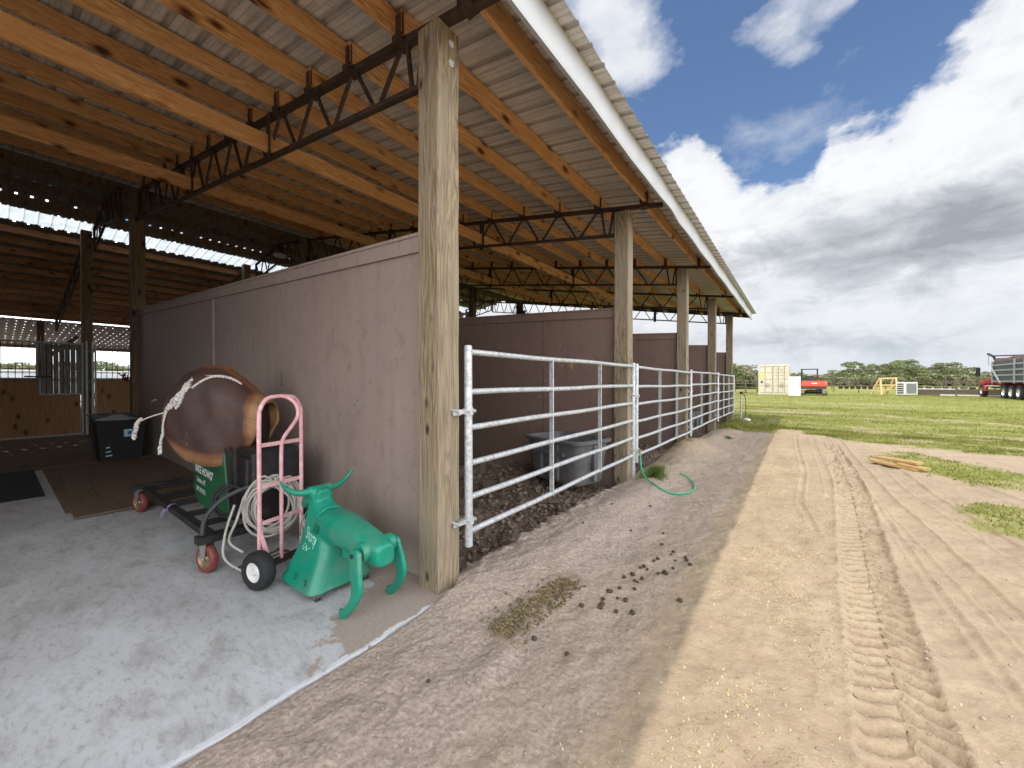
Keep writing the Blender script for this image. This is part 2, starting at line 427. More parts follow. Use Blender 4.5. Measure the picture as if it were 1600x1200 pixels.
M_hay = simple('chewed_hay', (.15,.11,.05), .95, 0, .45, 60, bump=.8, dirt=(.40,.33,.18), dirtamt=.6)
M_straw = b_leaf('straw_bits', (.30,.22,.10), (.52,.43,.24), (.66,.56,.34))
M_cream = simple('cream_container_paint', (.54,.495,.385), .55, 0, .08, 2, dirt=(.42,.36,.24), dirtamt=.3)
M_groove = simple('container_dark_line', (.20,.18,.13), .8)  # dark tone for panel grooves, lettering and painted rod shadows
M_yellow = simple('yellow_sticker', (.85,.62,.02), .5, 0, .05)
M_whitebox = simple('white_enamel', (.66,.66,.65), .4, 0, .04, 3)
M_exred = simple('orange_red_paint', (.52,.06,.03), .4, 0, .12, 3)
M_dkgrey = simple('dark_grey_machine', (.05,.052,.055), .6, .2, .2, 4)
M_track = simple('muddy_track_rubber', (.14,.125,.10), .8, 0, .3, 6)
M_trailer = simple('pale_trailer_side', (.55,.60,.64), .5, .1, .1, 3)
M_steelbody = simple('grey_dump_body_steel', (.07,.075,.08), .5, .5, .2, 2, dirt=(.10,.09,.08), dirtamt=.5)
M_steellite = simple('light_ribbed_steel', (.30,.32,.33), .4, .5, .12, 3)
M_rust = simple('rust_brown_load', (.17,.115,.09), .9, 0, .4, 2)
M_truckred = simple('truck_red_paint', (.36,.015,.015), .3, 0, .1, 3)
M_chrome = simple('polished_wheel', (.72,.73,.72), .3, .7, .05, 3)
M_glass = simple('dark_glass', (.02,.025,.03), .1, 0, .1, 3)
M_label = simple('blue_white_label', (.42,.60,.70), .6, 0, .5, 45)
M_bin = simple('grey_green_bin', (.07,.095,.095), .6, 0, .15, 5)
M_bag = simple('clear_plastic_bag', (.28,.31,.33), .35, 0, .2, 9)
def b_hide(n, bs):
    v = n.coord('Object')
    at = n.new('ShaderNodeVertexColor', layer_name='edge'); e, q, _ = n.sep(at.outputs[0])
    a = n.noise(v, 3.5, 6, .65, .4)
    c = n.ramp(a, [(.3, (.026,.013,.011)), (.7, (.070,.029,.020))])
    e2 = n.math('ADD', e, n.math('MULTIPLY', n.math('SUBTRACT', n.noise(v, 5, 5, .6), .5), .7))
    c = n.mix(c, (.20,.075,.028), n.ramp(e2, [(.35, 0.0), (.62, .85)]))
    c = n.mix(c, (.30,.17,.075), n.ramp(e2, [(.7, 0.0), (.98, .9)]))
    c = n.mix(c, (.02,.012,.010), n.ramp(n.noise(v, 9, 5, .7), [(.58, 0.0), (.75, .6)]))
    n.put(bs.inputs['Base Color'], c)
    n.put(bs.inputs['Roughness'], n.ramp(n.noise(v, 6, 4, .6), [(.3, .5), (.7, .75)]))
    n.put(bs.inputs['Normal'], n.bump(n.noise(v, 9, 6, .65), .25, .02))
M_hide = material('worn_brown_leather', b_hide)
# ------------------------------------------------------------------ numpy noise
def _h(ix, iy, s):
    n = (ix.astype(np.int64)*374761393+iy.astype(np.int64)*668265263+s*974711) & 0x7fffffff
    n = ((n ^ (n >> 13))*1274126177) & 0x7fffffff
    return ((n ^ (n >> 16)) & 0xffff)/65535.0
def vnoise(x, y, s=0):
    ix, iy = np.floor(x), np.floor(y); fx, fy = x-ix, y-iy
    fx = fx*fx*(3-2*fx); fy = fy*fy*(3-2*fy)
    a = _h(ix, iy, s); b = _h(ix+1, iy, s); c = _h(ix, iy+1, s); d = _h(ix+1, iy+1, s)
    return (a*(1-fx)+b*fx)*(1-fy)+(c*(1-fx)+d*fx)*fy
def fbm(x, y, o=4, s=0, g=.5):
    t = 0; a = 1; m = 0
    for i in range(o): t = t+a*vnoise(x*2**i+17.3*i, y*2**i-9.1*i, s+i); m += a; a *= g
    return t/m
def sst(e0, e1, x):
    t = np.clip((x-e0)/(e1-e0), 0, 1); return t*t*(3-2*t)
def seg_dist(x, y, pts):
    """distance to polyline, along-length, signed side"""
    D = np.full(x.shape, 1e9); L = np.zeros(x.shape); S = np.zeros(x.shape); acc = 0
    for (ax, ay), (bx, by) in zip(pts[:-1], pts[1:]):
        dx, dy = bx-ax, by-ay; l = math.hypot(dx, dy)
        t = np.clip(((x-ax)*dx+(y-ay)*dy)/l**2, 0, 1)
        d = np.hypot(x-ax-t*dx, y-ay-t*dy); m = d < D
        D = np.where(m, d, D); L = np.where(m, acc+t*l, L)
        S = np.where(m, ((x-ax)*dy-(y-ay)*dx)/l, S); acc += l
    return D, L, S
def smooth_poly(pts, n=8):
    P = [Vector((*p, 0)) if len(p) == 2 else Vector(p) for p in pts]; out = []
    for i in range(len(P)-1):
        p0 = P[max(i-1, 0)]; p1 = P[i]; p2 = P[i+1]; p3 = P[min(i+2, len(P)-1)]
        for k in range(n):
            t = k/n
            out.append(.5*((2*p1)+(p2-p0)*t+(2*p0-5*p1+4*p2-p3)*t*t+(3*p1-p0-3*p2+p3)*t**3))
    out.append(P[-1]); return out

TRACK = [(.36,-2.0),(.35,2.0),(.42,3.8),(.50,5.4),(.57,6.9),(.59,8.5),(.58,10.6),(.55,13.0)]
SUB = [([(1.25,.8),(1.08,2.4),(.98,4.2),(.86,6.2),(.78,9.0),(.75,12.8)], .085, .012),
       ([(.85,1.2),(.80,2.6),(.74,4.2),(.70,6.5),(.70,9.5)], .03, .010),
       ([(1.9,2.2),(1.62,3.6),(1.42,5.2),(1.25,7.2),(1.2,9.2)], .10, .014),
       ([(-.05,12.8),(.0,10.0),(.08,7.5),(.02,5.6),(.14,4.6)], .035, .010),
       ([(.28,13.0),(.30,10.0),(.34,7.6),(.33,6.0)], .05, .008),
       ([(2.6,4.2),(2.2,6.2),(1.9,8.0),(1.9,9.4)], .09, .014)]
GATE_Y = [1.94+3.51*k for k in range(5)]
def inside_stall(x, y):
    return sst(-1.93, -2.15, x)*sst(-11.4, -11.2, x)*sst(1.80, 1.90, y)*sst(17.0, 16.6, y)
def masks(x, y):
    nz = fbm(x*1.3, y*1.3, 4, 3)-.5; nf = fbm(x*6, y*6, 3, 5)-.5
    lim = np.interp(x, [-3, -1.5, -.4, 1.0, 1.9, 3.4, 6, 12], [12.6, 13.1, 13.9, 12.0, 11.6, 11.7, 10.6, 9.6])
    g = sst(-.15, .25, (y-lim)+nz*1.4+nf*.8)
    # green patch beside the planks, and thin tufts to the right
    px_, py_ = x-2.0, y-9.2
    pd = np.hypot((px_*.95+py_*.25)/.72, (py_-px_*.3)/1.35)
    g = np.maximum(g, sst(1.1, .8, pd+nz*.7+nf*.7))
    pd = np.hypot((x-1.72)/.32, (y-5.95)/.75)
    g = np.maximum(g, .8*sst(1.15, .6, pd+nz*1.2+nf*1.6))
    # grass also wraps the far corner of the barn
    g = np.maximum(g, sst(.0, .4, (y-12.3)+nz*1.0)*sst(-.2, -.9, x)*sst(-2.6, -1.9, x))
    # bare wheel strips crossing the field
    for pts, w in (([(-8,18.5),(-1,17.2),(2,15.2),(6,14.2),(14,13.2)], .22), ([(-6,28),(-2,24),(2,22),(6,19),(12,17.5)], .35),
                   ([(-9,21.5),(-1.5,21.6),(.8,21.5)], .9), ([(-4,31),(1,30),(5,30)], .6), ([(1.6,14.6),(3.4,14.0)], .28), ([(2.2,13.0),(3.6,12.6)], .2)):
        d, _, _ = seg_dist(x, y, pts)
        g = g*(1-.68*sst(w, w*.3, d+nz*1.3+nf*.8))
    g = np.where(y > 60, np.maximum(g, .9), g)
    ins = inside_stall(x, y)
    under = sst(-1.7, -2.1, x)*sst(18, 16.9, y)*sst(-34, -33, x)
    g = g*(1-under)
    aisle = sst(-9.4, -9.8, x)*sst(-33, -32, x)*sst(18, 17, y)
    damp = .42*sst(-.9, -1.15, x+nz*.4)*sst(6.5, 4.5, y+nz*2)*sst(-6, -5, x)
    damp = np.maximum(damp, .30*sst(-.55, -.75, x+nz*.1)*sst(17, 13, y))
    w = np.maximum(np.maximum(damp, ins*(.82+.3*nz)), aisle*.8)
    pile = np.exp(-(((x+1.75)/.45)**2+((y-8.0)/1.3)**2))
    w = w*(1-.75*pile)
    st = sst(-.75, -.4, x)*sst(.55, -.1, x)*sst(14, 10, y)*sst(.42, .62, fbm(x*2.1, y*1.2, 3, 21))*.9
    st = np.maximum(st, .35*sst(.5, .62, fbm(x*3, y*3, 3, 33))*sst(1.9, 1.0, np.abs(x)))
    st = np.maximum(st, pile*.8)
    st = np.maximum(st, .9*np.exp(-((x-1.45)/.4)**2-((y-9.3)/1.0)**2))
    return np.clip(g, 0, 1), np.clip(w, 0, 1), np.clip(st, 0, 1)
def height(x, y):
    near = sst(30, 12, np.hypot(x, y))
    z = .12*sst(20, 38, y)+.015*(fbm(x*.25, y*.25, 3, 9)-.5)*2*near
    z = z+.050*(fbm(x*2.2, y*1.5, 3, 11)-.5)*near+.030*(fbm(x*9, y*7, 3, 12)-.5)*near+.011*(fbm(x*30, y*26, 3, 13)-.5)*near
    # ridge of pushed-up sand along the gates
    ridge = np.exp(-((x+1.62)/.28)**2)*sst(1.5, 2.6, y)*sst(17, 14, y)
    z = z+ridge*(.05+.06*(fbm(x*1.5, y*1.1, 3, 14)))
    pile = np.exp(-(((x+1.75)/.42)**2+((y-8.2)/1.2)**2)); z = z+.17*pile*(.8+.5*fbm(x*5, y*5, 3, 15))
    ins = inside_stall(x, y)
    cl = fbm(x*7, y*7, 4, 16, .6); cl2 = np.abs(fbm(x*16, y*16, 3, 18)-.5)*2
    z = z+ins*(-.13+.16*(cl-.4)-.05*cl2+.09*(fbm(x*1.2, y*1.2, 2, 19)-.3))
    z = z+ins*.16*np.exp(-(((x+4.2)/1.1)**2+((y-5.0)/.8)**2))
    edge = np.exp(-((x+2.02)/.16)**2)*sst(1.9, 2.1, y)*sst(6, 4, y)
    z = z+edge*.05*(fbm(x*14, y*14, 3, 20)-.25)*2
    # main tread
    d, L, S = seg_dist(x, y, TRACK)
    inn = sst(.165, .14, d+.05*(fbm(x*14, y*14, 2, 29)-.5))*sst(13.0, 9, y); jag = (fbm(x*11, y*11, 3, 22)-.5)
    brk = sst(.28, .50, fbm(x*3.1, y*3.1, 3, 23))
    ph = (L+np.abs(S)*.55)/.096+jag*.7+np.where(S > 0, .5, 0)
    saw = (ph-np.floor(ph)); lug = sst(0, .25, saw)*sst(1, .72, saw)
    z = z-inn*.012-inn*.050*sst(.52, .62, saw)*sst(1.0, .88, saw)*(.35+.65*brk)
    z = z+.020*np.exp(-((d-.165)/.022)**2)*(.5+jag*1.4)*sst(13, 9, y)
    for pts, w, dep in SUB:
        d, L, S = seg_dist(x, y, pts)
        f = sst(w, w*.8, d)*(1 if True else 0)
        rib = .5+.5*np.cos(S/ .028*2*math.pi*.8)
        z = z-f*dep*(.45+.55*rib)*(.6+.6*fbm(x*3, y*3, 2, 25))+dep*.7*np.exp(-((d-w*1.15)/.014)**2)
    slab = sst(-1.815, -1.845, x)*sst(1.93, 1.86, y)*sst(-9.62, -9.58, x)
    hump = np.exp(-(((x+1.82)/.17)**2+((y-1.86)/.30)**2))*.055
    z = z*(1-slab*.9)-.055*slab
    lip = sst(-1.66, -1.83, x)*sst(1.85, 1.6, y)
    z = z*(1-lip*.75*(1-slab))-.006*lip*(1-slab)
    z = z+hump*(1-slab)
    st2 = sst(-9.55, -9.7, x)*sst(19, 17, y)
    z = z*(1-st2*.7)-.02*st2
    g, w_, s_ = masks(x, y)
    z = z+g*.015*(fbm(x*5, y*5, 3, 27))*near
    return z
def build_ground():
    xs = np.concatenate([-np.geomspace(620, 4.6, 100), np.arange(-4.5, -2.56, .026), np.arange(-2.55, 2.3, .0135), np.geomspace(2.3, 620, 120)])
    y1 = [-60., -30, -15, -8, -5, -3, -2, -1, -.4, 0, .25]
    y = .3
    while y < 6: y1.append(y); y += .0135 if y < 3.6 else .020
    st = .022
    while y < 900: y1.append(y); y += st; st *= 1.024
    y1.append(1200.); ys = np.array(y1)
    X, Y = np.meshgrid(xs, ys); nx, ny = len(xs), len(ys)
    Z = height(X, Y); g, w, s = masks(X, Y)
    me = bpy.data.meshes.new('ground'); me.vertices.add(nx*ny)
    me.vertices.foreach_set('co', np.stack([X, Y, Z], -1).ravel().astype(np.float32))
    i = (np.arange(ny-1)[:, None]*nx+np.arange(nx-1)[None, :]).ravel()
    q = np.stack([i, i+1, i+1+nx, i+nx], -1).astype(np.int32)
    me.loops.add(q.size); me.loops.foreach_set('vertex_index', q.ravel())
    me.polygons.add(len(q)); me.polygons.foreach_set('loop_start', np.arange(0, q.size, 4, dtype=np.int32))
    me.update(calc_edges=True); me.validate()
    me.polygons.foreach_set('use_smooth', np.ones(len(me.polygons), dtype=bool))
    ca = me.color_attributes.new('mask', 'FLOAT_COLOR', 'POINT')
    ca.data.foreach_set('color', np.stack([g, w, s, np.ones_like(g)], -1).ravel().astype(np.float32))
    me.materials.append(M_ground)
    o = bpy.data.objects.new('ground', me); COL.objects.link(o); tag(o, kind='structure')
    return o
build_ground()
_gx, _gy = np.arange(-4.5, 3.5, .016), np.arange(.3, 20, .016)
_GZ = height(*np.meshgrid(_gx, _gy))
def zg(x, y):
    i = min(max((x+4.5)/.016, 0), len(_gx)-2); j = min(max((y-.3)/.016, 0), len(_gy)-2); a, b = int(i), int(j); u, v = i-a, j-b
    return float((_GZ[b, a]*(1-u)+_GZ[b, a+1]*u)*(1-v)+(_GZ[b+1, a]*(1-u)+_GZ[b+1, a+1]*u)*v)

def blades(name, X, Y, H, mat, wid=.006, lean=.5, seed=1, z=None):
    rs = np.random.RandomState(seed); n = len(X)
    Z = height(X, Y)-.005 if z is None else z
    a = rs.rand(n)*2*math.pi; W = wid*(.6+.8*rs.rand(n)); H = H*(.5+.9*rs.rand(n))
    lx, ly = (rs.rand(n)-.5)*2*lean*H, (rs.rand(n)-.5)*2*lean*H
    ca, sa = np.cos(a)*W, np.sin(a)*W
    v = np.stack([np.stack([X-ca, Y-sa, Z], -1), np.stack([X+ca, Y+sa, Z], -1), np.stack([X+lx, Y+ly, Z+H], -1)], 1).reshape(-1, 3)
    me = bpy.data.meshes.new(name); me.vertices.add(3*n); me.vertices.foreach_set('co', v.ravel().astype(np.float32))
    me.loops.add(3*n); me.loops.foreach_set('vertex_index', np.arange(3*n, dtype=np.int32))
    me.polygons.add(n); me.polygons.foreach_set('loop_start', np.arange(0, 3*n, 3, dtype=np.int32))
    me.update(calc_edges=True); me.materials.append(mat)
    o = bpy.data.objects.new(name, me); COL.objects.link(o); return o
def scatter_grass():
    rs = np.random.RandomState(4); X, Y, Hh = [], [], []
    for (x0, x1, y0, y1, n, h) in ((-2.4, 5, 5, 14.5, 150000, .042), (-2.6, 12, 13, 26, 75000, .06), (-6, 26, 24, 52, 60000, .10)):
        x = rs.uniform(x0, x1, n); y = rs.uniform(y0, y1, n); g, w, s = masks(x, y)
        k = rs.rand(n) < g**1.5*(.35+.65*sst(.35, .6, fbm(x*1.7, y*1.7, 3, 41)))
        hh = np.full(k.sum(), h); dk = (x[k] < -.3) & (y[k] < 18.5); hh[dk] *= 1.8
        X.append(x[k]); Y.append(y[k]); Hh.append(hh)
    X = np.concatenate(X); Y = np.concatenate(Y); Hh = np.concatenate(Hh)
    o = blades('pasture_grass', X, Y, Hh, M_blade, .0055, .9, 5)
    o.data.update()
    tag(o, 'short patchy green and straw coloured grass covering the field beyond the sand', 'grass', kind='stuff')
scatter_grass()
def tuft(name, cx, cy, rx, ry, n, h, label, seed, mat=None):
    rs = np.random.RandomState(seed); t = rs.rand(n)*2*math.pi; r = np.abs(rs.randn(n))*.55*(.7+.3*np.sin(3*t+seed))
    o = blades(name, cx+rx*r*np.cos(t), cy+ry*r*np.sin(t), np.full(n, h), mat or M_tuft, .004, .7, seed)
    return tag(o, label, 'grass', kind='stuff')
tuft('grass_tuft', -1.62, 5.60, .17, .42, 1900, .10, 'lush green grass growing under the hose at the second barn post', 3)
tuft('grass_tuft', -1.35, 10.6, .12, .35, 350, .05, 'sparse green sprouts in the shaded sand beyond the hay heap', 6)

# concrete slab
sl = MB()
ex = [-9.6, -1.84]; nseg = 60
ring = []
rs_ = random.Random(2)
nseg = 260
pts = [(-9.6, -3.4)]+[(-1.838+rs_.uniform(-.004, .004)+.012*math.sin(i*.31)*math.sin(i*.083+1)-(.018 if rs_.random() < .06 else 0), -3.4+(1.84+3.4)*i/nseg) for i in range(nseg+1)]+[(-9.6, 1.84)]
sl.prism(pts, (0, 0, -.09), (1,0,0), (0,1,0), (0,0,1), .09)
tag(sl.build('concrete_floor', M_conc), kind='structure')
# ------------------------------------------------------------------ barn
RY0, RY1 = -3.1, 17.05
def tcz(X):   # top of truss chord
    return 3.83+.170*(-1.62-X) if X > -13.15 else 3.83+.170*(-1.62+13.15)-.170*(-13.15-X)
def shz(X): return tcz(X)+.20
def bcz(X):
    if X > -13.15: return 3.53+.146*(-2.23-X)
    return tcz(X)-.55+.01*(-15-X)
barn = thing('barn', 'open sided pole barn with timber posts, steel trusses, pine purlins and white metal roof', 'barn', (0,0,0))
BX = [-1.70,-2.37,-3.05,-3.73,-4.43,-5.13,-5.85,-6.57,-7.32,-8.08,-8.85,-9.65,-10.45]
LX = [-16.3-.72*i for i in range(12)]
def sheet(name, x0, x1, mat, zf, y0=RY0, y1=RY1, t=0):
    m = MB(); P = .2286; prof = []; y = y0
    while y < y1-.01:
        for (a, h) in ((0,0),(.085,0),(.10,.018),(.125,.018),(.14,0)): prof.append((y+a, h))
        y += P
    prof.append((y1, 0)); n = len(prof); k = max(1, int(abs(x1-x0)/3))
    for i in range(k+1):
        x = x0+(x1-x0)*i/k
        m.v += [(x, yy, zf(x)+h) for yy, h in prof]
    for i in range(k):
        for j in range(n-1): m.f.append((i*n+j, i*n+j+1, (i+1)*n+j+1, (i+1)*n+j))
    o = m.build(name, mat, barn); return o
o = sheet('roof_sheet', -1.27, -13.15, M_sheet, shz)
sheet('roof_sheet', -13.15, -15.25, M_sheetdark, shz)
o = sheet('skylight_panel', -15.25, -16.0, M_skyl, shz); o['label'] = 'translucent ribbed skylight strip along the ridge'
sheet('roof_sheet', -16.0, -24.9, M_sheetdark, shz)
def lz(X): return shz(-24.9)-.09-.055*(-24.9-X)
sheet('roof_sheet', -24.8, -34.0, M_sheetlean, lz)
# white fascia with folded lip
m = MB(); fz0, fz1 = 3.74, 3.965
NF = 40
prof = [(-1.435, fz0), (-1.40, fz0-.012), (-1.393, fz0+.01), (-1.393, fz1+.025), (-1.41, fz1+.025), (-1.41, fz0+.02), (-1.435, fz0+.012)]
rings = []
for i in range(NF+1):
    y = RY0+(RY1-RY0)*i/NF; wob = .006*math.sin(i*1.7)
    bump_ = .035*math.exp(-((y-5.35)/.22)**2)
    rings.append([(x+wob+(bump_ if z < 3.85 else 0), y, z) for x, z in prof])
m.loft(rings); m.build('fascia', M_white, barn)
m = MB(); m.prism([(-1.29, shz(-1.29)-.03),(-1.29, shz(-1.29)+.03),(-13.15, shz(-13.15)+.03),(-13.15, shz(-13.15)-.03)], (0, RY1+.004, 0), (1,0,0), (0,0,1), (0,1,0), .02)
m.build('rake_trim', M_white, barn)
m = MB(); m.prism([(-1.45, tcz(-1.45)),(-1.45, tcz(-1.45)+.17),(-13.1, tcz(-13.1)+.17),(-13.1, tcz(-13.1))], (0, RY1-.06, 0), (1,0,0), (0,0,1), (0,1,0), .04)
m.build('end_rafter', M_truss, barn)
# purlins
segs = [(RY0+.05, 1.90), (1.78, 5.42), (5.30, 8.93), (8.81, 12.44), (12.32, RY1-.1)]
for i, x in enumerate(BX):
    for k, (a, b) in enumerate(segs):
        dx = (.022 if k % 2 else -.022)+rnd.uniform(-.004, .004); t = .019
        m = MB(); z = tcz(x)+.004; sg = rnd.uniform(-.012, .004)
        vs = []
        nn = 5; rings = []
        for j in range(nn+1):
            y = a+(b-a)*j/nn; s_ = sg*math.sin(math.pi*j/nn)
            rings.append([(x+dx-t, y, z+s_), (x+dx+t, y, z+s_), (x+dx+t, y, z+.175+s_), (x+dx-t, y, z+.175+s_)])
        m.loft(rings); m.build('purlin', M_purlin, barn)
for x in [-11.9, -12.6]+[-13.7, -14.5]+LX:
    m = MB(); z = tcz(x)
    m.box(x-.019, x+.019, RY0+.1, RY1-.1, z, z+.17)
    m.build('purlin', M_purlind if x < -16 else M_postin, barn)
# lower longitudinal braces
for x, zz in ((-4.62, 3.90), (-7.35, 4.30)):
    for (a, b) in ((RY0+.1, 1.87), (1.80, 5.40), (5.33, 8.9), (8.85, 12.4)):
        m = MB(); dx = rnd.uniform(-.02, .02); m.box(x+dx-.019, x+dx+.019, a, b, zz, zz+.185)
        m.build('brace_board', M_purlin, barn)
# trusses
def truss(Y, xs, brackets, x_top_end=None):
    m = MB(); a, b = xs[0], xs[-1]
    xa = x_top_end if x_top_end is not None else a
    m.bar((xa, Y, tcz(xa)-.025), (b, Y, tcz(b)-.025), .062, .05)
    m.bar((a, Y, bcz(a)), (b, Y, bcz(b)), .045, .04)
    for x in (a, b): m.bar((x, Y, bcz(x)-.02), (x, Y, tcz(x)-.01), .05, .05)
    o = m.build('truss', M_truss, barn)
    w = MB()
    for p, q in zip(xs[:-1], xs[1:]):
        mid = (p+q)/2; e = .035*(1 if q > p else -1)
        w.bar((p+e, Y, tcz(p)-.04), (mid-e, Y, bcz(mid)+.01), .026, .026)
        w.bar((mid+e, Y, bcz(mid)+.01), (q-e, Y, tcz(q)-.04), .026, .026)
    w.build('web_bars', M_truss, o)
    if brackets:
        for x in brackets:
            w = MB(); w.bar((x+.012, Y-.05, tcz(x)), (x+.012, Y-.05, tcz(x)+.15), .006, .085, up=(1,0,0))
            w.box(x-.05, x+.05, Y-.075, Y-.070, tcz(x)-.05, tcz(x)+.13)
            w.bar((x, Y-.07, tcz(x)-.052), (x, Y+.04, tcz(x)-.052), .1, .006)
            w.build('bracket', M_truss, o)
        for x in (-4.62, -7.35):
            w = MB(); w.box(x-.05, x+.05, Y-.06, Y-.054, bcz(x)-.08, tcz(x)-.02); w.build('hanger_plate', M_truss, o)
    return o
for k in range(5):
    Y = 1.84+3.51*k
    xs = [-2.12]+BX[1:]+[-11.15]
    truss(Y, xs, BX, -1.47)
    Yc = 1.60+3.81*k if k < 2 else Y
    truss(Yc, [-11.5, -12.05, -12.6, -13.1], None)
    truss(Yc, [-13.2, -13.8, -14.4, -15.05], None)
    truss(Yc-.1, [-15.4]+LX[0::2]+[-24.2], None)
# posts
for k in range(5):
    Y = 1.74+3.51*k; m = MB(); rr = random.Random(k+10)
    rings = []
    for j in range(16):
        z = -.25+(3.80+.25)*j/15; w = .0025
        c = .007
        x0, x1, y0, y1 = -2.1+rr.uniform(-w, w), -1.9+rr.uniform(-w, w), Y+rr.uniform(-w, w), Y+.2+rr.uniform(-w, w)
        rings.append([(x0+c,y0,z),(x1-c,y0,z),(x1,y0+c,z),(x1,y1-c,z),(x1-c,y1,z),(x0+c,y1,z),(x0,y1-c,z),(x0,y0+c,z)])
    m.loft(rings); p = m.build('post', M_post, barn)
    if k == 0:
        for zz in (3.70, 3.57):
            b = MB(); b.lathe([(0, .002), (.024, .002), (.024, .006), (.014, .008), (.012, .016), (0, .018)], (-1.9, Y+.12, zz), (1,0,0), 20)
            b.build('bolt', M_white, p, True)
def inner_post(x0, x1, y0, y1, z1):
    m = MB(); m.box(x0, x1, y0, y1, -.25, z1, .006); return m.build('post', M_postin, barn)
for k in range(5):
    Y = 1.74+3.51*k
    inner_post(-11.45, -11.2, Y-.02, Y+.20, tcz(-11.3)-.02)
    Yc = 1.37+3.7*k
    inner_post(-15.32, -15.1, Yc, Yc+.2, tcz(-15.3)-.02)
    inner_post(-24.5, -24.3, 1.0+3.6*k, 1.2+3.6*k, tcz(-24.3)-.05)
    if k < 4:
        m = MB(); Yb = 1.1+3.6*k
        m.bar((-24.4, Yb, 2.0), (-23.5, Yb-.0, 3.2), .06, .14)
        m.bar((-24.4, Yb+.1, 2.3), (-24.4, Yb+1.0, 3.3), .06, .14)
        m.build('knee_brace', M_postin, barn)
    inner_post(-33.6, -33.45, 1.6+3.6*k, 1.75+3.6*k, lz(-33.5)-.03)
m = MB(); m.box(-33.62, -33.42, RY0, RY1, lz(-33.5)-.2, lz(-33.5)-.03); m.build('header_beam', M_postin, barn)
# lamp at the ridge
lp = thing('ceiling_lamp', 'small pale round lamp hanging under the ridge trusses above the aisle', 'lamp', (-12.2, 5.0, 5.05))
m = MB(); m.lathe([(0, .0), (.10, .0), (.16, .03), (.17, .06), (.06, .12), (0, .13)], (0,0,0), (0,0,1), 20); m.build('lamp_shade', M_white, lp, True)
m = MB(); m.tube([(0,0,.12), (0,0,.75)], .01); m.build('cord', M_black, lp)
# fan near the far inner post
fn = thing('barn_fan', 'black fan clamped under a far truss above the middle stalls', 'fan', (-8.25, 11.55, 3.98), R(30))
m = MB(); m.lathe([(.0,-.06),(.10,-.05),(.12,0),(.10,.05),(0,.06)], (0,0,0), (0,1,0), 16); m.build('motor', M_black, fn, True)
m = MB()
for rr_ in (.08, .14, .2, .25): m.tube([(rr_*math.cos(t), -.07, rr_*math.sin(t)) for t in [i*math.pi/10 for i in range(20)]], .006, 6, True)
for i in range(10): m.bar((.05*math.cos(i*.628), -.07, .05*math.sin(i*.628)), (.25*math.cos(i*.628), -.07, .25*math.sin(i*.628)), .006)
m.build('guard', M_black, fn)
for i in range(3):
    a = i*2.094; m = MB(); m.prism([(.04,-.03),(.22,-.08),(.24,.05),(.04,.03)], (0,-.02,0), (math.cos(a),0,math.sin(a)), (-math.sin(a),.3,math.cos(a)), (0,1,0), .004); m.build('blade', M_black, fn)
m = MB(); m.bar((0,0,.0), (0,0,.42), .03); m.build('bracket', M_black, fn)

